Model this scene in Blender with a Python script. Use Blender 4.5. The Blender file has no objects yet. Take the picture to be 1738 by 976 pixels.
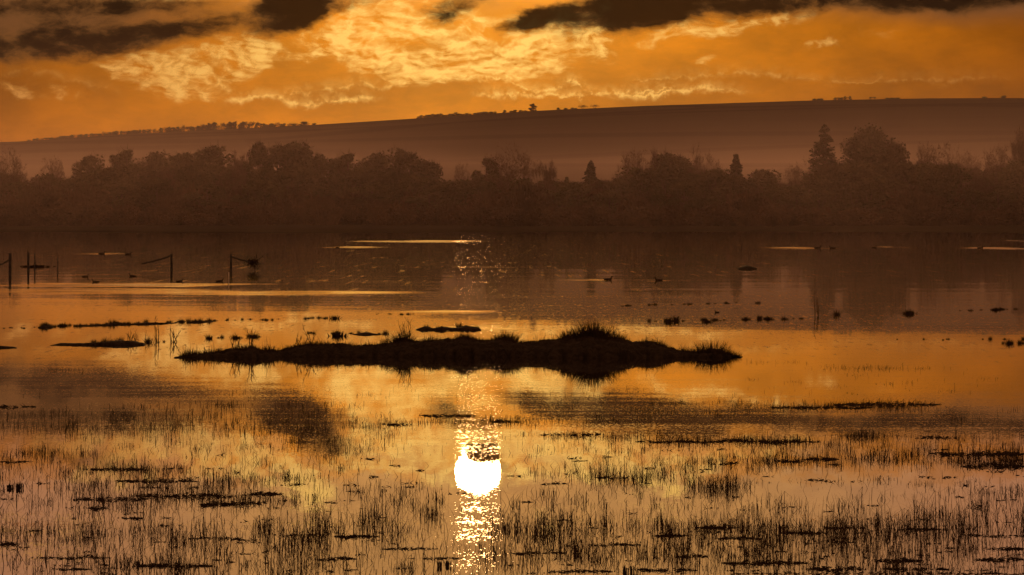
import bpy, math, random
from mathutils import Vector, Matrix, noise as mnoise

# ------------------------------------------------------------------ frame
SC = bpy.context.scene
COL = SC.collection
R = math.radians
F = 8268.0            # focal length in photo pixels (12 degrees across 1738)
HOR = 359.0           # height of the horizon in the photo
CX = 869.0
H = 3.0               # camera height over the water
random.seed(11)

def gp(px, py, z=0.0):
    """point of the flood plain at height z seen at photo position px, py"""
    D = (H - z) * F / (py - HOR)
    return Vector(((px - CX) / F * D, D, z))

def px_at(D):
    return D / F      # metres per photo pixel at distance D

cam_d = bpy.data.cameras.new("camera")
cam = bpy.data.objects.new("camera", cam_d)
COL.objects.link(cam)
SC.camera = cam
cam.location = (0, 0, H)
cam.rotation_euler = (R(90), 0, 0)
cam_d.sensor_width = 36
cam_d.lens = 36 * F / 1738
cam_d.shift_y = -(488 - HOR) / 1738
cam_d.clip_start = 0.5
cam_d.clip_end = 60000

# ------------------------------------------------------------------ light
SUN_EL = math.degrees(math.atan((800 - HOR) / F))
SUN_AZ = math.degrees(math.atan((811 - CX) / F))      # from +Y towards +X
EXPOSURE = -0.25
SUN_STRENGTH = 1.2
HAZE_DENSITY = 0.000007
MIST_DENSITY = 0.00011

sd = bpy.data.lights.new("sun", 'SUN')
sun = bpy.data.objects.new("sun", sd)
COL.objects.link(sun)
sd.energy = SUN_STRENGTH
sd.angle = R(0.54)
sd.color = (1.0, 0.50, 0.18)
sdir = Vector((math.sin(R(SUN_AZ)) * math.cos(R(SUN_EL)), math.cos(R(SUN_AZ)) * math.cos(R(SUN_EL)), math.sin(R(SUN_EL))))
sun.rotation_euler = sdir.to_track_quat('Z', 'Y').to_euler()
sun.location = (0, 0, 60)

SC.view_settings.view_transform = 'Standard'
SC.view_settings.look = 'None'
SC.view_settings.exposure = EXPOSURE
SC.view_settings.gamma = 1
SC.view_settings.use_curve_mapping = False
SC.cycles.use_denoising = True
SC.cycles.sample_clamp_direct = 25
SC.cycles.sample_clamp_indirect = 8
SC.cycles.max_bounces = 6
SC.cycles.volume_bounces = 0


class NT:
    """small helper for building node trees"""
    def __init__(s, tree):
        s.t = tree
    def node(s, typ, **kw):
        n = s.t.nodes.new(typ)
        for k, v in kw.items():
            setattr(n, k, v)
        return n
    def link(s, a, b):
        s.t.links.new(a, b)
    def put(s, sock, v):
        if v is None:
            return
        if isinstance(v, bpy.types.NodeSocket):
            s.link(v, sock)
        else:
            sock.default_value = v
    def m(s, op, a, b=None, c=None, clamp=False):
        n = s.node('ShaderNodeMath', operation=op)
        n.use_clamp = clamp
        s.put(n.inputs[0], a); s.put(n.inputs[1], b); s.put(n.inputs[2], c)
        return n.outputs[0]
    def vm(s, op, a, b=None, scale=None):
        n = s.node('ShaderNodeVectorMath', operation=op)
        s.put(n.inputs[0], a); s.put(n.inputs[1], b)
        if scale is not None:
            s.put(n.inputs['Scale'], scale)
        return n.outputs['Value'] if op in ('LENGTH', 'DISTANCE', 'DOT_PRODUCT') else n.outputs['Vector']
    def comb(s, x, y, z=0.0):
        n = s.node('ShaderNodeCombineXYZ')
        s.put(n.inputs[0], x); s.put(n.inputs[1], y); s.put(n.inputs[2], z)
        return n.outputs[0]
    def sep(s, v):
        n = s.node('ShaderNodeSeparateXYZ'); s.put(n.inputs[0], v)
        return n.outputs
    def noise(s, vec, scale, detail=2.0, rough=0.5, dist=0.0, col=False, dim='3D'):
        n = s.node('ShaderNodeTexNoise', noise_dimensions=dim)
        s.put(n.inputs['Vector'], vec)
        n.inputs['Scale'].default_value = scale
        n.inputs['Detail'].default_value = detail
        n.inputs['Roughness'].default_value = rough
        n.inputs['Distortion'].default_value = dist
        return n.outputs['Color' if col else 'Fac']
    def mapr(s, v, a, b, c=0.0, d=1.0, smooth=True):
        n = s.node('ShaderNodeMapRange', interpolation_type='SMOOTHSTEP' if smooth else 'LINEAR')
        s.put(n.inputs['Value'], v)
        s.put(n.inputs['From Min'], a); s.put(n.inputs['From Max'], b)
        s.put(n.inputs['To Min'], c); s.put(n.inputs['To Max'], d)
        return n.outputs[0]
    def mix(s, f, a, b, mode='MIX'):
        n = s.node('ShaderNodeMix', data_type='RGBA', blend_type=mode)
        s.put(n.inputs[0], f); s.put(n.inputs[6], a); s.put(n.inputs[7], b)
        return n.outputs[2]
    def ellipse(s, vec, cx, cy, rx, ry, rot, k):
        n = s.node('ShaderNodeMapping', vector_type='TEXTURE')
        s.put(n.inputs[0], vec)
        n.inputs['Location'].default_value = (cx, cy, 0)
        n.inputs['Rotation'].default_value = (0, 0, R(rot))
        n.inputs['Scale'].default_value = (rx, ry, 1)
        l = s.vm('LENGTH', n.outputs[0])
        return s.mapr(l, 1.0, 0.15, 0.0, k)
    def total(s, lst, op='ADD'):
        r = lst[0]
        for q in lst[1:]:
            r = s.m(op, r, q)
        return r


# ------------------------------------------------------------------ sky
world = bpy.data.worlds.new("World")
SC.world = world
world.use_nodes = True
wt = world.node_tree
wt.nodes.clear()
W = NT(wt)
out = W.node('ShaderNodeOutputWorld')
bg = W.node('ShaderNodeBackground')
bg.inputs[1].default_value = 0.10
W.link(bg.outputs[0], out.inputs[0])
sky = W.node('ShaderNodeTexSky', sky_type='NISHITA')
sky.sun_disc = False
sky.sun_elevation = R(SUN_EL)
sky.sun_rotation = R(SUN_AZ)
sky.air_density = 1.6
sky.dust_density = 4.0
sky.ozone_density = 1.0
gen = W.node('ShaderNodeTexCoord').outputs['Generated']
x_, y_, z_ = W.sep(gen)
K = math.degrees(1) * F * math.pi / 180 / 100      # hundreds of photo pixels per radian
az = W.m('MULTIPLY', W.m('ARCTAN2', x_, y_), K)
el = W.m('MULTIPLY', W.m('ARCSINE', z_), K)
P = W.comb(az, el)                                  # sky position: azimuth, elevation (1 unit = 0.69 degrees)

def S(px, py):
    return ((px - CX) / 100, (HOR - py) / 100)

# turbulence used to break the cloud outlines up
stretch = W.vm('MULTIPLY', P, (0.55, 1.0, 1.0))
wc = W.vm('SUBTRACT', W.noise(stretch, 1.1, 5, 0.6, col=True), (0.5, 0.5, 0.5))
PW = W.vm('ADD', P, W.vm('MULTIPLY', wc, (1.1, 0.42, 0.0)))
stretch2 = W.vm('MULTIPLY', PW, (0.5, 1.0, 1.0))

def field(vec, sc, det=7, ro=0.62):
    return W.noise(vec, sc, det, ro)

# dark cloud bodies: (photo x, y, half width, half height, tilt, strength); y < 0 lies above the picture and shows in the water
DARK = [(60, 74, 330, 50, 4, 1.5), (300, 52, 170, 36, 10, 1.0), (60, 8, 330, 50, 0, 1.05), (270, 8, 160, 26, 0, .7), (490, 22, 140, 52, 14, 1.7), (525, -22, 135, 40, 20, 1.3),
        (610, -5, 90, 28, 10, .7), (770, 14, 95, 32, 14, 1.05), (900, 35, 100, 26, 12, .8), (1030, 28, 210, 48, 6, 1.6), (1190, 8, 200, 46, 6, 1.45),
        (1420, 4, 230, 32, 0, 1.3), (1650, 4, 260, 30, 2, 1.35), (1090, -14, 180, 34, 4, .8), (840, -70, 60, 20, 6, .7),
        (130, -60, 160, 30, 6, .55), (1500, -200, 420, 80, 0, .4)]
dk = W.total([W.ellipse(PW, *S(a, b), c / 100, d / 100, e, k) for a, b, c, d, e, k in DARK])
fd = field(stretch2, 2.5, 8, 0.64)
dark = W.mapr(W.m('ADD', dk, W.m('MULTIPLY', W.m('SUBTRACT', fd, 0.5), 2.7)), 0.08, 1.45)
dark = W.m('MULTIPLY', dark, W.mapr(dk, 0.02, 0.35))

# gold lit cloud: higher strength is brighter
GOLD = [(430, 85, 230, 52, 6, .75), (300, 135, 190, 56, -8, .8), (60, 150, 150, 40, -6, .5), (230, 105, 110, 26, 4, .5), (700, 60, 240, 70, 8, .85), (900, 90, 230, 66, 8, 1.1),
        (700, 118, 150, 34, -4, 1.0), (820, 125, 110, 24, 0, .9), (1180, 52, 140, 28, 10, .95), (1330, 22, 90, 30, 10, .5), (1390, 68, 60, 22, 4, .55), (1200, 105, 40, 14, 8, .6), (1480, 60, 200, 40, 0, .2),
        (960, 40, 130, 50, 14, .75), (620, 30, 130, 44, 0, .7), (620, 95, 70, 20, 4, .5), (1700, 60, 120, 60, 0, .12), (1500, 135, 300, 30, 2, .2),
        (420, -60, 170, 50, 14, 1.15), (300, -30, 200, 40, 10, .9), (660, -35, 170, 60, 0, 1.2), (180, -85, 160, 30, 0, .7), (1300, -40, 160, 40, -10, .6), (800, -60, 180, 50, 0, 1.0), (1010, -50, 200, 50, 0, 1.05), (1150, -90, 110, 60, -20, 1.0), (520, -115, 70, 42, 10, 1.1),
        (960, -82, 260, 22, 4, 1.1), (200, -20, 240, 30, -4, .6), (260, -60, 260, 40, 6, .6), (850, -25, 210, 40, 0, 1.0), (320, -30, 150, 26, 6, .7), (505, -100, 90, 40, 20, 1.1), (1110, -143, 36, 14, 0, .7), (110, -200, 150, 40, 10, .6), (930, -165, 70, 26, 30, .45), (80, -170, 220, 60, 0, .35)]
gd = W.total([W.ellipse(PW, *S(a, b), c / 100, d / 100, e, k) for a, b, c, d, e, k in GOLD])
SUNP = S(811, -82)
tosun = W.vm('NORMALIZE', W.vm('SUBTRACT', (SUNP[0], SUNP[1], 0.0), P))
fb = field(stretch2, 2.9, 8, 0.60)
fb2 = field(W.vm('ADD', stretch2, W.vm('SCALE', tosun, scale=0.06)), 2.9, 8, 0.60)
relief = W.m('SUBTRACT', fb, fb2)
body = W.mapr(W.m('ADD', W.m('MULTIPLY', gd, 0.80), W.m('MULTIPLY', W.m('SUBTRACT', fb, 0.5), 2.6)), 0.18, 0.85)
body = W.m('MULTIPLY', body, W.mapr(gd, 0.0, 0.5))
lit = W.m('ADD', 0.60, W.m('MULTIPLY', relief, 5.5), clamp=True)
gold = W.m('MULTIPLY', body, lit)

# thin bright rims along the tops of the low cloud sheets
def rim(pts, width, x0, x1, k, shade=0.12):
    un = W.mapr(az, S(x0, 0)[0], S(x1, 0)[0], 0.0, 1.0, smooth=False)
    fc = W.node('ShaderNodeFloatCurve')
    cv = fc.mapping.curves[0]
    lo, hi = HOR - max(p[1] for p in pts) - 12, HOR - min(p[1] for p in pts) + 12
    P2 = [((p[0] - x0) / (x1 - x0), (HOR - p[1] - lo) / (hi - lo)) for p in pts]
    cv.points[0].location = P2[0]
    cv.points[1].location = P2[-1]
    for q in P2[1:-1]:
        cv.points.new(*q)
    fc.mapping.update()
    W.link(un, fc.inputs['Value'])
    edge = W.m('ADD', W.m('MULTIPLY', fc.outputs[0], (hi - lo) / 100), lo / 100)
    wig = W.m('MULTIPLY', W.m('SUBTRACT', W.noise(W.vm('MULTIPLY', P, (1.0, 0.5, 1.0)), 3.2 + x0 * 0.001, 7, 0.68), 0.5), 0.34)
    d = W.m('ADD', W.m('SUBTRACT', el, edge), wig)
    fade = W.m('MULTIPLY', W.mapr(un, 0.0, 0.10), W.mapr(un, 1.0, 0.82))
    line = W.m('MAXIMUM', W.m('SUBTRACT', 1.0, W.m('DIVIDE', W.m('ABSOLUTE', d), W.m('MULTIPLY', W.mapr(fd, 0.35, 0.65, 0.6, 2.6), width * 1.3 / 100))), 0.0)
    above = W.m('MULTIPLY', W.m('GREATER_THAN', d, 0.0), W.mapr(d, 0.22, 0.0, 0.0, 0.35))
    brk = W.mapr(W.noise(P, 4.0 + x1 * .001, 3, .6), .36, .60, .12, 1.0)
    line = W.m('MULTIPLY', W.m('MAXIMUM', W.m('POWER', line, 1.7), above), W.m('MULTIPLY', W.m('MULTIPLY', fade, brk), k))
    below = W.m('MULTIPLY', W.m('MULTIPLY', W.m('LESS_THAN', d, 0.0), W.mapr(d, -0.5, 0.0)), W.m('MULTIPLY', fade, shade))
    return line, below

RIMS = [rim([(380, 172), (460, 164), (510, 177), (580, 168), (650, 167)], 5, 370, 660, .95),
        rim([(480, 158), (560, 152), (620, 142), (650, 148), (700, 140)], 3.5, 470, 710, .6),
        rim([(740, 134), (800, 130), (860, 139), (930, 155), (946, 147), (964, 138), (990, 150), (1012, 160), (1080, 162), (1180, 152), (1280, 156)], 4, 720, 1300, 1.0),
        rim([(800, 160), (870, 160), (940, 162), (1040, 160), (1150, 152), (1270, 155)], 4, 790, 1290, .9),
        rim([(1040, 152), (1100, 136), (1180, 130), (1260, 124), (1320, 128), (1420, 140), (1560, 135), (1738, 134)], 3, 1030, 1760, .35),
        rim([(0, 150), (60, 120), (120, 135), (180, 150)], 5, -40, 220, .25),
        rim([(560, -70), (640, -72), (700, -78), (740, -95), (800, -100), (870, -92), (1000, -80), (1100, -96), (1180, -118)], 6, 520, 1200, 1.0, .25)]
rims = W.total([r[0] for r in RIMS], 'MAXIMUM')
shades = W.total([r[1] for r in RIMS], 'MAXIMUM')

# clear sky colour: the Nishita sky seen through sunset dust
sunv = W.vm('DOT_PRODUCT', gen, tuple(sdir))
ang = W.m('MULTIPLY', W.m('ARCCOSINE', sunv), 57.2958)
glow = W.m('EXPONENT', W.m('MULTIPLY', ang, -0.42))
tint = W.mix(W.mapr(ang, 0.0, 9.0), (0.62, 0.72, 0.85, 1), (0.245, 0.232, 0.48, 1))
tint = W.mix(1.0, tint, W.mix(W.mapr(el, 1.0, 5.0), (1, 1, 1, 1), (.80, .66, .80, 1)), 'MULTIPLY')
tint = W.mix(W.mapr(ang, 9.0, 60.0), tint, (0.09, 0.045, 0.025, 1))
base = W.mix(1.0, sky.outputs[0], tint, 'MULTIPLY')
soft = W.m('MULTIPLY', W.mapr(W.noise(stretch, 0.8, 3, 0.5), 0.3, 0.7, 0.82, 1.12), W.mapr(W.noise(stretch2, 2.2, 7, 0.65), 0.3, 0.7, 0.84, 1.12))
base = W.mix(1.0, base, W.comb(soft, soft, soft), 'MULTIPLY')
low = W.m('ADD', W.ellipse(P, *S(150, 250), 9, 1.1, 0, .75), W.ellipse(P, *S(760, 205), 4.5, .7, 3, .25))
lowf = W.m('ADD', 1.0, low)
base = W.mix(1.0, base, W.comb(lowf, lowf, lowf), 'MULTIPLY')
gl = W.m('MULTIPLY', glow, .9)
base = W.mix(1.0, base, W.comb(W.m('MULTIPLY', gl, 3.6), W.m('MULTIPLY', gl, 2.1), W.m('MULTIPLY', gl, .42)), 'ADD')
base = W.mix(shades, base, W.mix(1.0, base, (0.45, 0.38, 0.40, 1), 'MULTIPLY'))
GOLDC = W.mix(W.mapr(ang, 0.0, 6.5), (15.5, 8.9, 2.0, 1), (7.0, 2.9, 0.6, 1))
light = W.m('MAXIMUM', gold, rims)
c1 = W.mix(W.m('MULTIPLY', light, 0.92, clamp=True), base, GOLDC)
darkc = W.mix(W.mapr(W.m('ADD', fd, W.m('MULTIPLY', dk, .18)), 0.5, 0.82), (1.5, 0.62, 0.17, 1), (0.15, 0.065, 0.024, 1))
smoke = W.m('ADD', W.ellipse(PW, *S(40, 30), 5.6, .9, 0, .85), W.ellipse(PW, *S(1740, 8), 6.0, .55, 0, .8))
c2 = c1
# even brown cloud sheet standing above the picture, seen only in the water
sheet = W.mapr(W.m('ADD', el, W.m('MULTIPLY', W.m('SUBTRACT', fb, .5), 1.2)), 4.25, 4.62)
sheetc = W.mix(W.mapr(fd, .35, .65), (6.2, 3.1, 1.1, 1), (8.4, 4.2, 1.35, 1))
sheetc = W.mix(W.mapr(W.m('ABSOLUTE', az), 3.0, 9.0), sheetc, (6.6, 2.9, 1.4, 1))
c2 = W.mix(W.m('MULTIPLY', sheet, .85), c2, sheetc)
veil = W.m('MULTIPLY', W.mapr(el, 3.1, 4.2), W.mapr(fb, .35, .6, .6, .15))
c2 = W.mix(W.m('MULTIPLY', veil, W.m('SUBTRACT', 1.0, sheet)), c2, sheetc)
c2 = W.mix(W.m('MULTIPLY', W.m('MULTIPLY', light, W.m('MAXIMUM', sheet, veil)), .95), c2, GOLDC)
c2 = W.mix(smoke, c2, (1.6, .66, .24, 1))
c2 = W.mix(W.m('MULTIPLY', dark, 0.97), c2, darkc)
# broken cloud over the rest of the sky
off = W.m('MAXIMUM', W.mapr(el, 6.5, 9.0), W.mapr(W.m('ABSOLUTE', az), 10.0, 15.0))
far_cloud = W.mapr(W.noise(W.vm('MULTIPLY', P, (0.12, 0.3, 1.0)), 1.0, 6, 0.6), 0.42, 0.62)
c3 = W.mix(W.m('MULTIPLY', W.m('MULTIPLY', off, far_cloud), 0.8), c2, (0.35, 0.16, 0.08, 1))
W.link(c3, bg.inputs[0])

# ------------------------------------------------------------------ mesh helpers
def mesh(name, verts, faces, mat=None, parent=None, smooth=False):
    me = bpy.data.meshes.new(name)
    me.from_pydata(verts, [], faces)
    me.update()
    if smooth:
        me.polygons.foreach_set('use_smooth', [True] * len(me.polygons))
    if mat is not None:
        me.materials.append(mat)
    o = bpy.data.objects.new(name, me)
    COL.objects.link(o)
    o.parent = parent
    return o

def tag(o, label=None, cat=None, group=None, kind=None):
    for k, v in (('label', label), ('category', cat), ('group', group), ('kind', kind)):
        if v:
            o[k] = v
    return o

def empty(name, loc=(0, 0, 0)):
    o = bpy.data.objects.new(name, None)
    o.empty_display_size = 0.2
    COL.objects.link(o)
    o.location = loc
    return o

def copy_tree(o):
    c = o.copy()
    COL.objects.link(c)
    for ch in list(o.children):
        d = ch.copy()
        COL.objects.link(d)
        d.parent = c
    return c

class MB:
    def __init__(s):
        s.v = []; s.f = []
    def ribbon(s, pts, widths, side):
        b = len(s.v)
        for p, w in zip(pts, widths):
            s.v.append(p - side * w * 0.5); s.v.append(p + side * w * 0.5)
        for i in range(len(pts) - 1):
            a = b + 2 * i
            s.f.append((a, a + 1, a + 3, a + 2))
    def tube(s, pts, rads, n=5, squash=1.0):
        b = len(s.v)
        L = len(pts)
        for i, (p, r) in enumerate(zip(pts, rads)):
            t = (pts[min(i + 1, L - 1)] - pts[max(i - 1, 0)])
            t = t.normalized() if t.length > 1e-9 else Vector((0, 0, 1))
            a = t.cross(Vector((0, 1, 0)))
            if a.length < 0.1:
                a = t.cross(Vector((1, 0, 0)))
            a.normalize()
            c = t.cross(a)
            for k in range(n):
                th = 2 * math.pi * k / n
                s.v.append(p + a * (math.cos(th) * r) + c * (math.sin(th) * r * squash))
        for i in range(L - 1):
            for k in range(n):
                a0 = b + i * n + k; a1 = b + i * n + (k + 1) % n
                s.f.append((a0, a1, a1 + n, a0 + n))
        s.f.append(tuple(b + k for k in reversed(range(n))))
        s.f.append(tuple(b + (L - 1) * n + k for k in range(n)))
    def quad(s, c, u, v):
        b = len(s.v)
        s.v += [c - u - v, c + u - v * 0.6, c + u * 0.7 + v, c - u * 0.8 + v * 0.8]
        s.f.append((b, b + 1, b + 2, b + 3))
    def blob(s, c, rx, ry, rz, seed=0.0, rough=0.3, nu=9, nv=6):
        b = len(s.v)
        for j in range(nv + 1):
            ph = math.pi * j / nv
            for i in range(nu):
                th = 2 * math.pi * i / nu
                d = Vector((math.sin(ph) * math.cos(th), math.sin(ph) * math.sin(th), math.cos(ph)))
                k = 1 + rough * mnoise.noise(d * 1.7 + Vector((seed, seed * 0.7, 0)))
                s.v.append(Vector((c[0] + d.x * rx * k, c[1] + d.y * ry * k, c[2] + d.z * rz * k)))
        for j in range(nv):
            for i in range(nu):
                a = b + j * nu + i; a1 = b + j * nu + (i + 1) % nu
                s.f.append((a, a + nu, a1 + nu, a1))
    def build(s, name, mat, parent=None, smooth=False):
        return mesh(name, [tuple(v) for v in s.v], s.f, mat, parent, smooth)

rnd = random.random
def rr(a, b):
    return a + (b - a) * rnd()
def gs(m, s_):
    return random.gauss(m, s_)
def rvec():
    while True:
        v = Vector((rr(-1, 1), rr(-1, 1), rr(-1, 1)))
        if 0.05 < v.length < 1:
            return v.normalized()

# ------------------------------------------------------------------ materials
def matte(name, c1, c2, scale=3.0, rough=0.9, detail=4, obj_var=0.0, bump=0.0):
    m = bpy.data.materials.new(name)
    m.use_nodes = True
    t = NT(m.node_tree)
    b = m.node_tree.nodes['Principled BSDF']
    pos = t.node('ShaderNodeTexCoord').outputs['Object']
    n = t.noise(pos, scale, detail, 0.6)
    f = t.mapr(n, 0.3, 0.7)
    c = t.mix(f, (*c1, 1), (*c2, 1))
    if obj_var:
        ri = t.node('ShaderNodeObjectInfo').outputs['Random']
        k = t.mapr(ri, 0, 1, 1 - obj_var, 1 + obj_var, smooth=False)
        c = t.mix(1.0, c, t.comb(k, k, k), 'MULTIPLY')
    t.link(c, b.inputs['Base Color'])
    b.inputs['Roughness'].default_value = rough
    b.inputs['Specular IOR Level'].default_value = 0.05
    if bump:
        bp = t.node('ShaderNodeBump')
        bp.inputs['Strength'].default_value = bump
        bp.inputs['Distance'].default_value = 0.05
        t.link(t.noise(pos, scale * 6, 5, 0.7), bp.inputs['Height'])
        t.link(bp.outputs[0], b.inputs['Normal'])
    return m

M_BARK = matte('bark', (.05, .035, .025), (.09, .06, .045), 1.5, obj_var=.2)
M_TWIG = matte('twigs', (.05, .032, .022), (.09, .055, .035), .4, obj_var=.3)
M_LEAF = matte('dark_foliage', (.03, .035, .012), (.07, .06, .025), .5, obj_var=.25)
M_CONI = matte('conifer_foliage', (.02, .03, .012), (.045, .05, .02), .8)
M_SHRUB = matte('winter_shrub', (.05, .035, .02), (.10, .06, .03), .5, obj_var=.3)
M_MUD = matte('wet_mud', (.018, .013, .008), (.05, .035, .022), 6, rough=.95, bump=.8)
M_REED = matte('reed', (.035, .022, .012), (.07, .042, .02), 3, rough=.8)
M_GRASS = matte('dead_grass', (.035, .022, .012), (.07, .045, .02), 4, rough=.85)
M_DEB = matte('plant_debris', (.02, .014, .009), (.045, .028, .016), 5)
M_POST = matte('weathered_wood', (.05, .045, .04), (.10, .085, .07), 4)
M_PALE = matte('pale_wood', (.55, .45, .36), (.7, .6, .5), 4)
M_DUCK = matte('duck_plumage', (.03, .022, .015), (.08, .055, .035), 12, rough=.7)

# ------------------------------------------------------------------ ground and hill
RIDGE = [(-4000, 330), (-2200, 300), (-900, 275), (-300, 254), (0, 246), (50, 244), (200, 233), (400, 223), (540, 216), (700, 206), (900, 193), (1100, 184),
         (1380, 175), (1600, 171), (1738, 171), (2200, 174), (3000, 190), (5000, 240)]
def interp(T, x):
    if x <= T[0][0]:
        return T[0][1]
    for (a, b), (c, d) in zip(T, T[1:]):
        if x <= c:
            return b + (d - b) * (x - a) / (c - a)
    return T[-1][1]
RD = 3500.0
def hill_z(x, y):
    """height of the down at world x, y"""
    px = CX + x / RD * F
    px = max(-3800, min(4800, px))
    top = H + (HOR - interp(RIDGE, px)) / F * RD
    t = (y - 1250) / (RD - 1250)
    if t <= 0:
        return 0.0
    if t <= 1:
        s = 0.85 * t + 0.15 * (t * t * (3 - 2 * t))
        s += 0.02 * mnoise.noise(Vector((x * .0025, y * .004, 3))) * math.sin(math.pi * t)
        return top * s
    return top * (1 - 0.25 * (t - 1) - 0.5 * (t - 1) ** 2)

xs = sorted(set([-3300 + 50 * i for i in range(133)] + [-300 + 8 * i for i in range(76)]))
ys = [-200, 0, 100, 300, 500, 600] + [620 + 9 * i for i in range(20)] + [810, 820, 900, 1000, 1100, 1250] + [1250 + 75 * i for i in range(1, 49)]
def ground_z(x, y):
    if y <= 600:
        return -0.8
    sh = 705 + 60 * mnoise.noise(Vector((x * .015, 0, 0))) + 22 * mnoise.noise(Vector((x * .05, 4, 0)))
    if y < 1250:
        t = (y - sh) / 260
        return max(-0.8, 0.9 * (t if t < 0 else min(1, t) ** .8)) + (max(0, y - 950) / 300 * 1.0)
    return 1.9 + hill_z(x, y)
gv, gf = [], []
for y in ys:
    for x in xs:
        gv.append((x, y, ground_z(x, y)))
nx = len(xs)
for j in range(len(ys) - 1):
    for i in range(nx - 1):
        a = j * nx + i
        gf.append((a, a + 1, a + 1 + nx, a + nx))
M_GROUND = matte('pasture', (.022, .020, .012), (.034, .028, .018), .004, detail=8)
_t = NT(M_GROUND.node_tree)
_b = M_GROUND.node_tree.nodes['Principled BSDF']
_b.inputs['Specular IOR Level'].default_value = 0.0
_p = _t.node('ShaderNodeTexCoord').outputs['Object']
_v = _t.node('ShaderNodeTexVoronoi', feature='DISTANCE_TO_EDGE')
_t.link(_t.vm('MULTIPLY', _p, (.0022, .0016, 0.0)), _v.inputs['Vector'])
_v.inputs['Scale'].default_value = 1.0
_h = _t.mapr(_v.outputs[0], .02, .05, .45, 1.0)
_v2 = _t.node('ShaderNodeTexVoronoi')
_t.link(_t.vm('MULTIPLY', _p, (.0022, .0016, 0.0)), _v2.inputs['Vector'])
_v2.inputs['Scale'].default_value = 1.0
_f = _t.mapr(_t.sep(_v2.outputs['Color'])[0], 0, 1, .8, 1.25)
_k = _t.m('MULTIPLY', _h, _f)
_old = _b.inputs['Base Color'].links[0].from_socket
_t.link(_t.mix(1.0, _old, _t.comb(_k, _k, _k), 'MULTIPLY'), _b.inputs['Base Color'])
g = mesh('ground', gv, gf, M_GROUND, smooth=True)
tag(g, kind='structure')

# ------------------------------------------------------------------ water
mw = bpy.data.materials.new('flood_water')
mw.use_nodes = True
T = NT(mw.node_tree)
bs = mw.node_tree.nodes['Principled BSDF']
bs.inputs['Base Color'].default_value = (.018, .011, .007, 1)
bs.inputs['Roughness'].default_value = 0.0
bs.inputs['IOR'].default_value = 1.38
pos = T.node('ShaderNodeNewGeometry').outputs['Position']
wx, wy, wz = T.sep(pos)
def nz(vec, sc, det, ro=0.5):
    return T.vm('SUBTRACT', T.noise(vec, sc, det, ro, col=True), (0.5, 0.5, 0.5))
fine = nz(T.vm('MULTIPLY', pos, (1.0, 0.36, 1.0)), 30.0, 3, .55)      # ripples of a few centimetres
mid = nz(T.vm('MULTIPLY', pos, (0.35, 0.6, 1.0)), 1.6, 3, .5)
swell = nz(T.vm('MULTIPLY', pos, (0.05, 0.22, 1.0)), 1.0, 3, .55)
patch = T.noise(T.vm('MULTIPLY', pos, (0.035, 0.16, 1.0)), 1.0, 4, .6)
catspaw = T.mapr(patch, .47, .66)
bands = T.mapr(T.noise(T.vm('MULTIPLY', pos, (0.15, 0.9, 1.0)), 1.0, 4, .6), .42, .62)
farf = T.mapr(wy, 118.0, 190.0)
nearf = T.mapr(wy, 51.5, 45.0)
midf = T.m('MULTIPLY', T.mapr(wy, 58.0, 64.0), T.mapr(wy, 100.0, 88.0))
WP = T.comb(T.m('ADD', wx, T.m('MULTIPLY', T.m('SUBTRACT', T.noise(T.vm('MULTIPLY', pos, (.0, .25, 0)), 1.0, 3), .5), 9.0)),
            T.m('MULTIPLY', wy, T.m('ADD', 1.0, T.m('MULTIPLY', T.m('SUBTRACT', T.noise(T.vm('MULTIPLY', pos, (.12, .02, 0)), 1.0, 4, .6), .5), .045))))
def wpatch(px0, px1, py0, py1, k, soft=0.35):
    """a wind patch on the water seen between those photo positions"""
    a = gp((px0 + px1) / 2, py1); b = gp((px0 + px1) / 2, py0)
    cy = (a.y + b.y) / 2; ry = abs(b.y - a.y) / 2
    D = cy
    return T.ellipse(WP, ((px0 + px1) / 2 - CX) / F * D, cy, (px1 - px0) / 2 / F * D, ry, 0, k)
WIND = [(545, 870, 406.5, 413, .055), (548, 660, 417, 422, .05), (1300, 1425, 418.5, 424, .05), (1488, 1520, 417, 421.5, .05), (1630, 1760, 418, 425, .055), (1700, 1760, 406, 411.5, .05),
        (130, 220, 428.5, 433, .035), (750, 880, 394, 398, .018), (985, 1034, 473, 478, .04), (1104, 1131, 474, 479, .04), (270, 320, 424, 426.5, .010), (650, 700, 452, 455, .008), (730, 900, 452, 456, .012),
        (-60, 470, 479, 488, .04), (-80, 460, 488.5, 499, .036), (250, 760, 492, 503, .024), (640, 860, 526, 534, .012), (770, 900, 551, 562, .010), (40, 330, 465, 467.5, .006), (90, 300, 471, 474, .005)]
wind = T.total([wpatch(*w) for w in WIND], 'MAXIMUM')
wind = T.m('MULTIPLY', wind, T.mapr(T.noise(T.vm('MULTIPLY', pos, (0.10, 0.30, 1.0)), 1.0, 4, .7), .38, .56, .15, 1.25))
amp = T.m('ADD', T.m('MULTIPLY', farf, .0016), .0007)
amp = T.m('ADD', amp, T.m('MULTIPLY', catspaw, T.m('MULTIPLY', farf, .0015)))
amp = T.m('ADD', amp, T.m('MULTIPLY', wind, .5))
amp = T.m('ADD', amp, T.m('MULTIPLY', nearf, T.m('MULTIPLY', bands, .016)))
amp = T.m('ADD', amp, T.m('MULTIPLY', midf, T.m('MULTIPLY', bands, .0025)))
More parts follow.
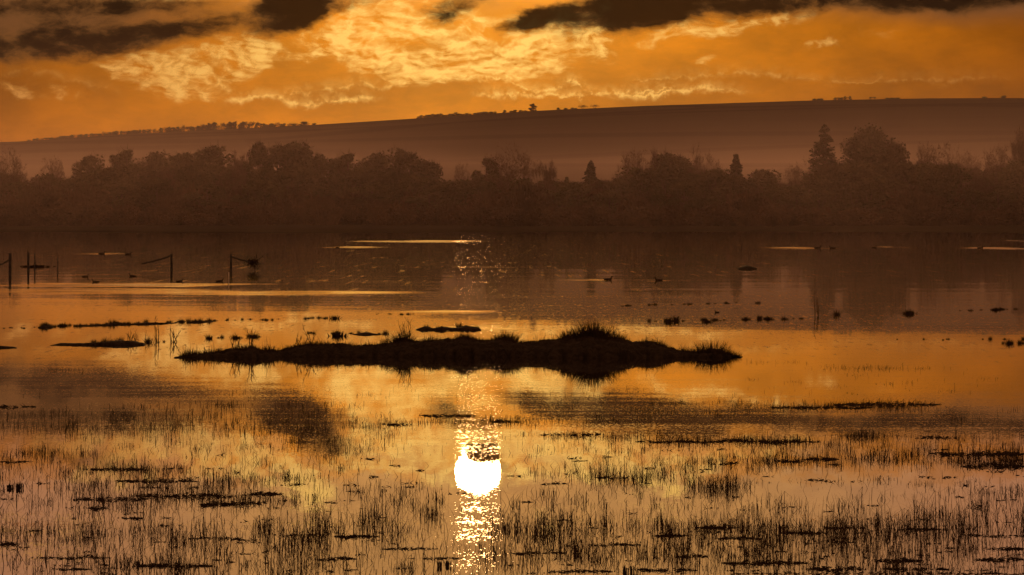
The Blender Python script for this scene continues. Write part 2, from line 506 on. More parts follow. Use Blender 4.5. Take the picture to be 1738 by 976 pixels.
# rare steep facets give the glitter under the sun
fl = T.vm('LENGTH', fine)
calm = T.m('MULTIPLY', T.mapr(wy, 50.5, 52.5), T.mapr(wy, 61.0, 59.0))
glit = T.m('ADD', T.m('MULTIPLY', T.mapr(wy, 52.0, 46.0), .12), T.m('ADD', T.m('MULTIPLY', T.mapr(wy, 59.0, 64.0), .05), T.m('MULTIPLY', T.mapr(wy, 100.0, 180.0), .10)))
sp1 = T.mapr(T.noise(T.vm('MULTIPLY', pos, (7.0, .55, 1.0)), 1.0, 2, .5), .60, .69)
sp2 = T.mapr(T.noise(T.vm('MULTIPLY', pos, (2.4, .055, 1.0)), 1.0, 2, .5), .60, .69)
line = T.mapr(T.noise(T.vm('MULTIPLY', pos, (0.01, .10, 1.0)), 1.0, 3, .6), .40, .62)
spark = T.m('ADD', T.m('MULTIPLY', sp1, T.mapr(wy, 220.0, 150.0)), T.m('MULTIPLY', sp2, T.mapr(wy, 150.0, 260.0)))
spark = T.m('MULTIPLY', T.m('MULTIPLY', spark, T.m('ADD', .15, line)), T.mapr(wy, 88.0, 115.0))
steep = T.m('MULTIPLY', T.m('POWER', T.m('MULTIPLY', fl, 3.7), 5.0), T.m('MULTIPLY', T.m('ADD', .35, T.m('MULTIPLY', bands, 1.2)), T.m('ADD', .008, glit)))
steep = T.m('ADD', steep, T.m('MULTIPLY', spark, .12))
s1 = T.vm('SCALE', fine, scale=T.m('ADD', T.m('MULTIPLY', amp, 2.0), steep))
s2 = T.vm('SCALE', mid, scale=T.m('ADD', T.m('MULTIPLY', amp, .8), .0006))
s3 = T.vm('SCALE', swell, scale=T.m('ADD', T.m('MULTIPLY', T.m('MULTIPLY', farf, T.mapr(wy, 420.0, 240.0)), .006), .0004))
slope = T.vm('ADD', T.vm('ADD', s1, s2), s3)
# the curved wake lines at the left lean towards the viewer
slope = T.vm('ADD', slope, T.comb(0.0, T.m('MULTIPLY', wind, -.38), 0.0))
slope = T.vm('SCALE', slope, scale=T.mapr(wy, 690.0, 620.0, .1, 1.0))
nrm = T.vm('NORMALIZE', T.vm('ADD', T.vm('MULTIPLY', slope, (1.0, 1.0, 0.0)), (0.0, 0.0, 1.0)))
T.link(nrm, bs.inputs['Normal'])
wv, wf = [], []
wys = [-60, 60, 200, 400, 600, 800]
for y in wys:
    for x in (-3200, -800, -200, 200, 800, 3200):
        wv.append((x, y, 0.0))
for j in range(len(wys) - 1):
    for i in range(5):
        a = j * 6 + i
        wf.append((a, a + 1, a + 7, a + 6))
water = mesh('water', wv, wf, mw)
tag(water, kind='structure')

# ------------------------------------------------------------------ haze
def volume_box(name, x0, x1, y0, y1, z0, z1, dens, col, g_, label, cat):
    v = [(x, y, z) for z in (z0, z1) for y in (y0, y1) for x in (x0, x1)]
    f = [(0, 2, 3, 1), (4, 5, 7, 6), (0, 1, 5, 4), (2, 6, 7, 3), (0, 4, 6, 2), (1, 3, 7, 5)]
    m = bpy.data.materials.new(name)
    m.use_nodes = True
    nt = m.node_tree
    nt.nodes.clear()
    o_ = nt.nodes.new('ShaderNodeOutputMaterial')
    pv = nt.nodes.new('ShaderNodeVolumePrincipled')
    pv.inputs['Density'].default_value = dens
    pv.inputs['Color'].default_value = col
    pv.inputs['Anisotropy'].default_value = g_
    nt.links.new(pv.outputs[0], o_.inputs['Volume'])
    o = mesh(name, v, f, m)
    o.display_type = 'WIRE'
    tag(o, label, cat, kind='stuff')
    return o
volume_box('haze', -3350, 3350, -230, 4900, -2, 125, HAZE_DENSITY, (.92, .66, .64, 1), 0.50, 'warm brown evening haze over the whole plain', 'haze')
volume_box('valley_mist', -3000, 3000, 480, 1900, -1.2, 22, MIST_DENSITY, (.92, .66, .68, 1), 0.72, 'low mist lying round the wood and along the foot of the hill', 'mist')

# ------------------------------------------------------------------ trees
def limb(mb, p, d, length, r, depth, tips, tw, nmax, spread=0.55, up=0.12, n=5):
    """grow a limb into mb; twigs at the end go to tw; tips collects end points"""
    steps = 3
    pts, rads = [p.copy()], [r]
    q = p.copy(); dd = d.copy()
    for i in range(steps):
        dd = (dd + rvec() * 0.18 + Vector((0, 0, up))).normalized()
        q = q + dd * (length / steps)
        pts.append(q.copy()); rads.append(r * (1 - 0.4 * (i + 1) / steps))
    if depth <= 2:
        mb.tube(pts, rads, n)
    else:
        side = dd.cross(rvec()).normalized()
        tw.ribbon(pts, [x * 2 for x in rads], side)
    tips.append((q.copy(), dd.copy(), depth))
    if depth >= nmax:
        return
    k = random.choice((3, 3, 4)) if depth < nmax - 1 else random.choice((4, 5))
    for i in range(k):
        t = rr(0.45, 1.0) if i else 1.0
        idx = t * steps
        a = int(min(steps - 1, idx)); fr = idx - a
        pp = pts[a].lerp(pts[a + 1], fr)
        nd = (dd + rvec() * spread * (1.25 if i else .6)).normalized()
        limb(mb, pp, nd, length * rr(.58, .82), max(rads[-1] * (0.75 if i else .9), .018), depth + 1, tips, tw, nmax, spread, up * .8, 4)

def fit(mbs, w, h):
    """scale the grown tree to width w and height h"""
    vs = [v for m in mbs for v in m.v]
    zt = max(v.z for v in vs)
    xr = sorted(abs(v.x) for v in vs)[int(len(vs) * .97)]
    yr = sorted(abs(v.y) for v in vs)[int(len(vs) * .97)]
    for m in mbs:
        for i, v in enumerate(m.v):
            m.v[i] = Vector((v.x / xr * w / 2, v.y / yr * w / 2, v.z / zt * h))

def bare_tree(seed, w=10, h=17, trunk=.22, depth=5, spread=.6, up=.1, r=.28, twig=.05):
    random.seed(seed)
    t_, c_ = MB(), MB()
    tips = []
    limbp = Vector((0, 0, h * trunk))
    t_.tube([Vector((0, 0, -.3)), Vector((0.05, 0, h * trunk * .5)), limbp], [r * 1.3, r, r * .85], 7)
    for i in range(5):
        th = i * 2 * math.pi / 5 + rr(-.4, .4)
        e = rr(.7, 1.5) if i else 1.5
        d = Vector((math.cos(th) * math.cos(e), math.sin(th) * math.cos(e), math.sin(e)))
        limb(t_, limbp - Vector((0, 0, rr(0, h * .05))), d, h * rr(.24, .34), r * .55, 1, tips, c_, depth, spread, up)
    for p, d, dep in tips:
        if dep >= depth - 1:
            for k in range(4):
                nd = (d + rvec() * .8).normalized()
                L = rr(.5, 1.1)
                c_.ribbon([p, p + nd * L * .5, p + (nd + rvec() * .25) * L], [twig, twig * .8, twig * .3], nd.cross(rvec()).normalized())
    fit([t_, c_], w, h)
    root = empty('bare_tree')
    t_.build('trunk', M_BARK, root)
    c_.build('crown', M_TWIG, root)
    return root

def leafy_tree(seed, w=8, h=14, lobes=10, leaf=.28, n=5200, low=.25, mat=None, name='round_tree', topheavy=.8):
    random.seed(seed)
    t_, c_ = MB(), MB()
    t_.tube([Vector((0, 0, -.3)), Vector((0, 0, h * .3)), Vector((.1, 0, h * .75))], [w * .035, w * .028, w * .01], 6)
    L = []
    for i in range(lobes):
        th = rr(0, 2 * math.pi); q = rr(0, 1) ** .45
        zc = h * rr(low, topheavy)
        m = math.sqrt(max(.06, 1 - max(0, (zc / h - .42) / (topheavy - .36)) ** 2))
        rad = w * .36 * q * m
        L.append((Vector((math.cos(th) * rad, math.sin(th) * rad, zc)), w * rr(.13, .22)))
    L.append((Vector((rr(-.08, .08) * w, 0, h * topheavy)), w * .14))
    for c, r in L:
        t_.tube([Vector((0, 0, h * .25)), Vector((c.x * .5, c.y * .5, (c.z + h * .25) / 2)), c], [w * .015, w * .01, w * .004], 4)
    for i in range(n):
        c, r = random.choice(L)
        d = rvec()
        p = c + d * r * (rnd() ** .38) * (1 + .35 * mnoise.noise(d * 2.5 + c))
        p.z = c.z + (p.z - c.z) * .85
        a = rvec(); b = a.cross(rvec()).normalized()
        s_ = leaf * rr(.4, 1.0)
        c_.quad(p, a * s_, b * s_ * .7)
    for i in range(420):
        c, r = random.choice(L)
        d = rvec(); d.z = abs(d.z)
        p = c + d * r * .9
        c_.ribbon([p, p + (d + rvec() * .6) * rr(.2, .75)], [.07, .03], d.cross(rvec()).normalized())
    fit([t_, c_], w, h)
    root = empty(name)
    t_.build('trunk', M_BARK, root)
    c_.build('crown', mat or M_LEAF, root)
    return root

def conifer(seed, w=5, h=13, tiers=16, ragged=.25, name='conifer', droop=.15, bare=.15, n=26):
    random.seed(seed)
    t_, c_ = MB(), MB()
    t_.tube([Vector((0, 0, -.3)), Vector((0, 0, h * .5)), Vector((0, 0, h * .98))], [w * .05, w * .035, .03], 6)
    NB = tiers * 7
    for i in range(NB):
        f = ((i + rnd()) / NB) ** 1.1
        z = h * (bare + (1 - bare) * f * .99)
        rad = w * .5 * (1 - f) ** .85 + .2
        for k in range(3 if ragged > .4 else 1):
            if k:
                f = min(.995, f + rr(-.02, .02)); z = h * (bare + (1 - bare) * f * .99)
            th = i * 2.4 + rr(-.5, .5)
            R_ = rad * rr(1 - ragged, 1.05) * (rr(1.15, 1.4) if ragged > .4 and rnd() < .06 else 1)
            d = Vector((math.cos(th), math.sin(th), 0))
            tip = d * R_ + Vector((0, 0, z - R_ * droop + rr(-.1, .2)))
            b0 = Vector((0, 0, z))
            t_.tube([b0, b0.lerp(tip, .5) + Vector((0, 0, .08)), tip], [.05, .035, .01], 4)
            for q in range(n):
                t = rnd() ** .7
                p = b0.lerp(tip, t) + rvec() * R_ * .16
                p.z += rr(-.15, .1)
                a = (d + rvec() * .7).normalized(); b = a.cross(rvec()).normalized()
                s_ = rr(.10, .3)
                c_.quad(p, a * s_, b * s_ * .5)
    root = empty(name)
    t_.build('trunk', M_BARK, root)
    c_.build('crown', M_CONI, root)
    return root

def shrub(seed, w=5, h=3.2, n=1500, name='shrub', mat=None, tw=260, leaf=.22):
    random.seed(seed)
    c_ = MB()
    L = [(Vector((rr(-.32, .32) * w, rr(-.32, .32) * w, h * rr(.25, .6))), w * rr(.16, .26)) for _ in range(9)]
    for i in range(n):
        c, r = random.choice(L)
        d = rvec()
        p = c + Vector((d.x, d.y, d.z * h / w * 1.5)) * r * rnd() ** .4
        p.z = abs(p.z)
        a = rvec(); b = a.cross(rvec()).normalized()
        s_ = leaf * rr(.4, 1)
        c_.quad(p, a * s_, b * s_ * .6)
    for i in range(tw):
        x, y = rr(-.4, .4) * w, rr(-.4, .4) * w
        p = Vector((x * .6, y * .6, 0)); q = Vector((x, y, h * rr(.6, 1.05) * (1 - (x / w) ** 2 * 2)))
        c_.ribbon([p, p.lerp(q, .5) + rvec() * .15, q], [.06, .04, .02], Vector((1, rr(-1, 1), 0)).normalized())
    return c_.build(name, mat or M_SHRUB)

BIG_BARE = bare_tree(3, 10, 17, .2, 5, .62, .08)
ROUND_BARE = bare_tree(8, 8, 15, .18, 5, .75, .02, .24, .07)
NARROW_BARE = bare_tree(21, 5, 14, .2, 5, .4, .2, .2, .06)
LEAFY = [leafy_tree(31, 8, 15, 26, low=.1), leafy_tree(32, 9, 14, 30, low=.1), leafy_tree(33, 7, 14, 22, leaf=.24, low=.1), leafy_tree(34, 8.5, 13, 28, low=.1, n=6000)]
OAK = leafy_tree(41, 12, 18, 44, leaf=.26, n=15000, low=.3, mat=M_CONI, name='evergreen_oak', topheavy=.84)
SPRUCE = conifer(51, 5, 12, 24, .3, n=30)
PINE = conifer(52, 7.5, 17, 9, .6, droop=-.02, bare=.15, n=34)
SHRUBS = [shrub(61), shrub(62, 6, 3.6, 1800), shrub(63, 4, 3.4, 1200, tw=400)]
protos_used = set()

def place(proto, loc, sx, sz, rz, label, cat, group=None):
    o = copy_tree(proto)
    o.location = loc
    o.scale = (sx, sx, sz)
    o.rotation_euler = (0, 0, rz)
    tag(o, label, cat, group)
    return o

SIZES = {}
def size_of(p):
    if p.name not in SIZES:
        vs = []
        for c in (p.children or [p]):
            if c.type == 'MESH':
                vs += [v.co for v in c.data.vertices]
        xr = sorted(abs(v.x) for v in vs)[int(len(vs) * .97)]
        SIZES[p.name] = (2 * xr, max(v.z for v in vs))
    return SIZES[p.name]

ORD = ['first', 'second', 'third', 'fourth', 'fifth', 'sixth', 'seventh', 'eighth', 'ninth', 'tenth', 'eleventh', 'twelfth', 'thirteenth', 'fourteenth',
       'fifteenth', 'sixteenth', 'seventeenth', 'eighteenth', 'nineteenth', 'twentieth', 'twenty-first', 'twenty-second', 'twenty-third', 'twenty-fourth', 'twenty-fifth',
       'twenty-sixth', 'twenty-seventh', 'twenty-eighth', 'twenty-ninth', 'thirtieth', 'thirty-first', 'thirty-second', 'thirty-third', 'thirty-fourth', 'thirty-fifth',
       'thirty-sixth', 'thirty-seventh', 'thirty-eighth', 'thirty-ninth', 'fortieth', 'forty-first', 'forty-second', 'forty-third', 'forty-fourth', 'forty-fifth',
       'forty-sixth', 'forty-seventh', 'forty-eighth', 'forty-ninth', 'fiftieth']

def tree_at(proto, px, top, wpx, D, label, cat='tree', group=None, rz=None):
    gz = ground_z((px - CX) / F * D, D)
    h = ((HOR - top) / F * D + H - gz) * (1.03 if proto in LEAFY else 1)
    w, hh = size_of(proto)
    s_ = wpx * px_at(D) / w
    return place(proto, ((px - CX) / F * D, D, gz), s_, h / hh, rr(0, 6.28) if rz is None else rz, label, cat, group)

random.seed(77)
L_ = LEAFY
# the trees whose own outline shows along the top of the wood
SHOWN = [
 (BIG_BARE, 16, 242, 68, 900, 'wide bare winter tree at the left edge of the photo'),
 (ROUND_BARE, 92, 260, 52, 930, 'low round-headed bare tree second from the left edge of the wood'),
 (L_[0], 152, 258, 44, 960, 'small bushy tree between the low round bare tree and the long dense canopy'),
 (L_[2], 215, 247, 42, 960, 'small peaked tree standing just above the left part of the canopy'),
 (L_[1], 262, 254, 54, 980, 'flat-topped leafy tree right of the small peaked tree at the left'),
 (L_[3], 310, 256, 50, 960, 'leafy tree with ragged top just left of the broad dome at the left'),
 (L_[0], 357, 241, 66, 940, 'broad domed leafy tree in the left part of the wood'),
 (NARROW_BARE, 408, 246, 44, 990, 'thin see-through bare tree between two dense domes on the left'),
 (L_[2], 441, 233, 36, 930, 'narrow peaked tree, highest point of the left part of the wood'),
 (L_[3], 492, 238, 66, 940, 'round leafy tree directly right of the highest narrow tree on the left'),
 (L_[1], 542, 258, 46, 930, 'small leafy tree at the left side of the notch that shows the hill'),
 (L_[2], 590, 254, 46, 950, 'round leafy tree at the right side of the notch that shows the hill'),
 (L_[1], 640, 256, 58, 960, 'flat leafy tree between the notch and the tree with a small knob on top'),
 (L_[0], 686, 247, 48, 950, 'leafy tree with a small knob on top left of the photo centre'),
 (L_[3], 722, 268, 44, 960, 'low leafy tree sloping down towards the dip left of the centre'),
 (ROUND_BARE, 782, 271, 34, 1120, 'faint misty bare tree in the dip left of the great bare tree'),
 (L_[2], 826, 262, 34, 930, 'small dense tree pressed against the left side of the great bare tree'),
 (BIG_BARE, 872, 233, 92, 930, 'great bare spreading tree at the centre of the wood'),
 (NARROW_BARE, 928, 266, 36, 940, 'thin forked bare tree directly right of the great bare tree'),
 (SPRUCE, 1003, 272, 38, 930, 'small pointed conifer alone in the low gap right of centre'),
 (SPRUCE, 962, 300, 26, 900, 'tiny pointed conifer left of and below the pointed conifer in the gap'),
 (ROUND_BARE, 1076, 245, 66, 930, 'rounded bare tree at the left end of the right-hand wood'),
 (NARROW_BARE, 1117, 244, 40, 960, 'slim bare tree between two rounded bare trees right of centre'),
 (L_[3], 1140, 258, 56, 960, 'low flat leafy tree in front of the slim bare tree right of centre'),
 (BIG_BARE, 1190, 238, 60, 940, 'bare tree with open rounded crown rising alone right of centre'),
 (SPRUCE, 1249, 261, 40, 930, 'dark spiky conifer top right of the bare tree with open rounded crown'),
 (L_[1], 1290, 285, 60, 950, 'low leafy tree sinking towards the gap left of the tall conifers'),
 (BIG_BARE, 1352, 262, 62, 950, 'soft grey bare tree left of the ragged tall conifer'),
 (PINE, 1399, 210, 62, 930, 'tall ragged conifer with level branches left of the big dark evergreen'),
 (OAK, 1478, 205, 108, 930, 'big dark evergreen with dense rounded crown, tallest tree of the wood'),
 (L_[0], 1522, 236, 46, 920, 'dense dark tree leaning on the right side of the tallest evergreen'),
 (ROUND_BARE, 1580, 234, 76, 930, 'rounded bare tree right of the big dark evergreen'),
 (BIG_BARE, 1638, 236, 70, 950, 'bare tree with hill showing through it, second right of the big evergreen'),
 (ROUND_BARE, 1692, 238, 70, 940, 'bare tree with a drooping right side near the right edge'),
 (NARROW_BARE, 1741, 208, 52, 900, 'tall bare tree cut by the right edge of the photo'),
]
for a in SHOWN:
    tree_at(a[0], a[1], a[2], a[3] * (1.3 if a[0] in L_ else 1.0), a[4], a[5], 'tree', 'trees outlined along the top of the wood')
CANOPY = [(-120, 285), (0, 285), (60, 290), (120, 282), (200, 268), (300, 268), (400, 268), (520, 268), (565, 290), (620, 272), (700, 275), (760, 298), (850, 285), (940, 292), (1020, 300),
          (1060, 280), (1140, 272), (1240, 284), (1320, 300), (1370, 285), (1440, 262), (1520, 268), (1600, 262), (1700, 270), (1760, 262), (1900, 270)]
n_ = 46
for i in range(n_):
    px = -60 + 1860 * (i + .5) / n_ + rr(-8, 8)
    top = interp(CANOPY, px) + rr(2, 18)
    pr = random.choice([L_[0], L_[1], L_[2], L_[3], L_[1], L_[3], ROUND_BARE])
    tree_at(pr, px, top, rr(56, 78), rr(880, 925), '%s tree from the left in the front row of the wood' % ORD[i], 'tree', 'trees in the front row of the wood')
n_ = 40
for i in range(n_):
    px = -60 + 1860 * (i + .5) / n_ + rr(-14, 14)
    top = interp(CANOPY, px) + rr(6, 22)
    pr = random.choice([L_[0], L_[1], L_[2], L_[3]])
    tree_at(pr, px, top, rr(64, 86), rr(960, 1010), 'leafy tree filling the wood behind the front row', 'tree', 'trees in the back row of the wood')
for i in range(72):
    px = -60 + 1860 * (i + .5) / 72 + rr(-8, 8)
    tree_at(random.choice(SHRUBS), px, rr(335, 358), rr(44, 70), rr(835, 870), 'low scrubby bush along the foot of the wood', 'bush', 'bushes along the foot of the wood')
for i in range(60):
    px = -60 + 1860 * (i + .5) / 60 + rr(-8, 8)
    tree_at(random.choice(SHRUBS + L_), px, rr(300, 322), rr(54, 78), rr(862, 880), 'mid-height thicket tree in front of the wood', 'tree', 'thicket trees in front of the wood')

# ridge trees, standing on the skyline of the hill
def ridge_at(proto, px, hpx, wpx, label, cat, group=None, dy=0):
    X = (px - CX) / F * RD
    D = RD - 12
    X = (px - CX) / F * D
    z = ground_z(X, D)
    w, hh = size_of(proto)
    m_ = px_at(D)
    return place(proto, (X, D, z - .3 - .3 * hpx * m_), wpx * m_ / w, 1.3 * hpx * m_ / hh, rr(0, 6.28), label, cat, group)
def ridge_trunks():
    pass
ridge_at(L_[2], 905, 15, 12, 'lone round tree standing up on the ridge skyline above the centre', 'tree')
ridge_at(BIG_BARE, 990, 9, 17, 'left one of two flat-topped trees on the ridge right of the lone tree', 'tree', 'flat-topped ridge trees')
ridge_at(BIG_BARE, 1010, 9, 16, 'right one of two flat-topped trees on the ridge right of the lone tree', 'tree', 'flat-topped ridge trees')
ridge_at(L_[1], 515, 8, 18, 'round bush at the right end of the long ridge hedge on the left', 'bush')
ridge_at(L_[3], 534, 4, 8, 'small bush just right of the round bush ending the ridge hedge', 'bush')
ridge_at(L_[2], 1435, 8, 6, 'left one of the two tallest small trees on the right-hand ridge', 'tree', 'tallest small trees on the right-hand ridge')
ridge_at(L_[2], 1442, 8, 6, 'right one of the two tallest small trees on the right-hand ridge', 'tree', 'tallest small trees on the right-hand ridge')
for a in (1418, 1424, 1429):
    ridge_at(L_[0], a, 6, 6, 'small tree in the row left of the two tallest on the right-hand ridge', 'tree', 'row of small trees on the right-hand ridge')
for a in (1383, 1389, 1395):
    ridge_at(L_[1], a, 4.5, 9, 'bush in the clump at the left end of the right-hand ridge bushes', 'bush', 'bush clump on the right-hand ridge')
for a in (1478, 1484):
    ridge_at(NARROW_BARE, a, 6, 6, 'thin bare bush on the ridge right of the two tallest small trees', 'bush', 'thin bare ridge bushes')
for a in (1507, 1515, 1523):
    ridge_at(L_[3], a, 3.5, 10, 'low bush in the flat clump on the ridge above the tall conifer', 'bush', 'flat bush clump on the ridge')
ridge_at(L_[1], 1671, 4, 9, 'small bush on the ridge near the right edge, left of the larger one', 'bush')
ridge_at(L_[0], 1704, 6, 9, 'larger bush on the ridge closest to the right edge', 'bush')
for i in range(30):
    px = 712 + i * 4.4 + rr(-1.5, 1.5)
    ridge_at(random.choice(L_), px, rr(3.5, 8) if i < 16 else rr(3, 6), rr(6, 10), 'bush in the ridge hedge left of the lone tree', 'bush', 'ridge hedge left of the lone tree')
for a, h_ in ((856, 6), (868, 4), (874, 5), (884, 4), (892, 3), (948, 5), (960, 4), (972, 4), (978, 3)):
    ridge_at(random.choice(L_), a, h_, 7, 'scattered small bush on the ridge close beside the lone tree', 'bush', 'scattered bushes beside the lone tree')
for i in range(110):
    px = 48 + i * 4.15 + rr(-2, 2)
    e = interp([(40, 3), (90, 3), (130, 4), (150, 5), (240, 5), (300, 7), (330, 9), (430, 9), (450, 6), (505, 4)], px)
    ridge_at(random.choice(L_ + [NARROW_BARE, ROUND_BARE]), px, 1 + e * rr(.7, 1.6), rr(5, 12), 'bush or small tree in the long hedge along the left part of the ridge', 'bush', 'long hedge along the left part of the ridge')
for p in [BIG_BARE, ROUND_BARE, NARROW_BARE, OAK, SPRUCE, PINE] + LEAFY + SHRUBS:
    for c in list(p.children):
        bpy.data.objects.remove(c)
    bpy.data.objects.remove(p)

# ------------------------------------------------------------------ mudbank island
random.seed(5)
def sstep(a, b, x):
    t = max(0, min(1, (x - a) / (b - a)))
    return t * t * (3 - 2 * t)
TOPL = [(296, 606), (320, 603), (345, 600), (372, 598), (395, 594), (425, 592), (450, 596), (470, 597), (490, 592), (515, 587), (560, 585), (600, 588), (640, 587), (680, 582), (720, 581), (745, 579),
        (770, 577), (790, 574), (815, 580), (850, 577), (880, 584), (930, 580), (960, 576), (1000, 574), (1050, 578), (1080, 582), (1105, 581), (1135, 591), (1160, 597), (1190, 599), (1225, 601), (1262, 605)]
FRONT = [(296, 607), (400, 606.5), (440, 608), (480, 605.5), (600, 606.5), (700, 606), (800, 608), (860, 606.5), (1000, 608.5), (1080, 607), (1130, 606.5), (1190, 607), (1262, 606)]
def islet(name, px0, px1, topf, frontf, backpx, label, cat='mudbank', nx=140, ny=22, lump=.05, seed=0):
    vs, fs = [], []
    for i in range(nx + 1):
        px = px0 + (px1 - px0) * i / nx
        fy = frontf(px)
        Df = H * F / (fy - HOR)
        back = min(backpx, .45 * (fy - topf(px)))
        Db = H * F / (fy - back - HOR)
        e = min(1, 6 * min(i, nx - i) / nx)
        Dm = Df + (Db - Df) * .45
        z = max(0.0, H - Dm * (topf(px) - HOR) / F)
        for j in range(ny + 1):
            t = j / ny
            D = Df + (Db - Df) * t
            X = (px - CX) / F * Dm
            prof = sstep(0, .34, t) * sstep(1, .55, t)
            steep = sstep(0, .10, t) * sstep(1, .9, t)
            q = Vector((X * 4, D * 2.2, seed))
            n = mnoise.noise(q) * .5 + mnoise.noise(q * 2.7) * .3 + mnoise.noise(q * 7) * .2
            n += .25 * mnoise.noise(q * 17)
            zz = z * (.42 * steep + .58 * prof) + n * lump * (steep) * min(1, z / .12 + .15)
            if j in (0, ny) or i in (0, nx):
                zz = -.06
            vs.append((X, D + (.5 * mnoise.noise(Vector((X * 3.1, seed + t, 2))) + .35 * mnoise.noise(Vector((X * 9, seed + t, 5)))) * (1 if 0 < i < nx else 0), zz))
    for i in range(nx):
        for j in range(ny):
            a = i * (ny + 1) + j
            fs.append((a, a + ny + 1, a + ny + 2, a + 1))
    o = mesh(name, vs, fs, M_MUD, smooth=True)
    tag(o, label, cat)
    return o
islet('mudbank', 296, 1262, lambda p: interp(TOPL, p), lambda p: interp(FRONT, p), 13, 'long dark mudbank island lying across the middle of the water', nx=620, ny=36, lump=.10)
islet('mudbank', 84, 246, lambda p: interp([(84, 586), (100, 583), (140, 582), (170, 581), (200, 578), (230, 580), (246, 583)], p), lambda p: 586, 6, 'thin low mud strip left of the long mudbank', lump=.04, seed=3, nx=90, ny=10)
islet('mudbank', 704, 818, lambda p: interp([(704, 560), (720, 554), (735, 557), (750, 554), (775, 557), (790, 553), (805, 555), (818, 559)], p), lambda p: 560.5, 5, 'small lumpy mud islet behind the long mudbank in the sun glitter', lump=.05, seed=7, nx=70, ny=10)
islet('mudbank', -30, 30, lambda p: interp([(-30, 588), (0, 587), (30, 590)], p), lambda p: 591, 5, 'short dark mud strip cut by the left edge of the photo', lump=.03, seed=9, nx=40, ny=8)
islet('mudbank', 596, 648, lambda p: interp([(596, 568), (620, 564), (648, 568)], p), lambda p: 568.5, 4, 'tiny flat mud strip left of the lumpy islet', lump=.03, seed=12, nx=40, ny=8)
islet('mudbank', 1252, 1284, lambda p: interp([(1252, 455), (1268, 450), (1284, 455)], p), lambda p: 457, 3, 'distant oval mud hump alone in the water right of centre', lump=.03, seed=14, nx=30, ny=8)

islet('mudbank', 132, 300, lambda p: interp([(132, 552), (160, 551), (190, 549.5), (220, 550), (250, 547), (300, 548)], p), lambda p: 554 - (p - 132) * .03, 3, 'long thread of mud under the tuft line on the left', lump=.05, seed=21, nx=120, ny=8)
islet('mudbank', 318, 362, lambda p: interp([(318, 546), (340, 544), (362, 546)], p), lambda p: 548 - (p - 318) * .03, 2.5, 'short thread of mud at the right end of the tuft line on the left', lump=.05, seed=22, nx=50, ny=8)
islet('mudbank', 65, 88, lambda p: interp([(65, 555), (77, 552), (88, 554)], p), lambda p: 556.5, 2.5, 'small mud lump under the largest clump at the left end of the tuft line', lump=.05, seed=23, nx=40, ny=8)

# ------------------------------------------------------------------ tufts, stalks
def blade(mb, p, h, lean, th, w, curl=.35):
    d = Vector((math.cos(th), math.sin(th), 0))
    side = Vector((-math.sin(th + rr(-1, 1)), math.cos(th + rr(-1, 1)), 0))
    if side.length < .1:
        side = Vector((1, 0, 0))
    side.normalize()
    if abs(side.x) < .5:
        side = Vector((.8 if rnd() < .5 else -.8, side.y * .6, 0))
    pts, ws = [], []
    for i in range(5):
        t = i / 4
        pts.append(p + d * (lean * h * (t * .55 + curl * t * t)) + Vector((rr(-.02, .02) * h, 0, h * t * (1 - .22 * lean * t))))
        ws.append(w * (1 - t * .8))
    mb.ribbon(pts, ws, side)

def tuft(name, h, spread, n, w=.006, base=.5, lean=.9, br=.42):
    """a grass tussock: domed root clump with blades standing out of it"""
    mb = MB()
    for i in range(n):
        th = rr(0, 6.283); q = rnd() ** .6
        p = Vector((math.cos(th) * spread * q, math.sin(th) * spread * q, -.01))
        blade(mb, p, h * rr(.35, 1.0) * (1 - .35 * q), rr(.1, lean) * (.25 + q), th + rr(-.5, .5), w)
    o = mb.build(name, M_GRASS)
    if base:
        b = MB()
        b.blob((0, 0, 0), spread * br, spread * br, h * base, seed=rnd() * 9, rough=.5, nu=14, nv=8)
        q = b.build('root_clump', M_MUD, o, smooth=True)
    return o

def stalk(name, h, n=5, branches=7, w=.006, lean=.3, seed=0):
    mb = MB()
    for i in range(n):
        th = rr(0, 6.283); l = rr(0, lean)
        p = Vector((rr(-.05, .05) * n * .4, rr(-.05, .05), -.03))
        hh = h * rr(.6, 1)
        pts = [p]
        d = Vector((math.cos(th) * l, math.sin(th) * l * .5, 1)).normalized()
        for k in range(4):
            d = (d + rvec() * .14).normalized()
            pts.append(pts[-1] + d * hh / 4)
        mb.tube(pts, [w, w * .85, w * .7, w * .5, w * .3], 4)
        for k in range(branches):
            a = random.choice((1, 2, 3))
            q = pts[a].lerp(pts[a + 1], rnd())
            e = (d + rvec() * .75).normalized()
            L = hh * rr(.1, .28)
            mb.tube([q, q + e * L * .5, q + (e + Vector((0, 0, .25))) * L], [w * .5, w * .4, w * .25], 3)
    return mb.build(name, M_REED)

def put(o, px, py, z=0.0, label=None, cat=None, group=None, rz=0, s=1.0):
    o.location = gp(px, py, z)
    o.rotation_euler = (0, 0, rz)
    o.scale = (s, s, s)
    return tag(o, label, cat, group)

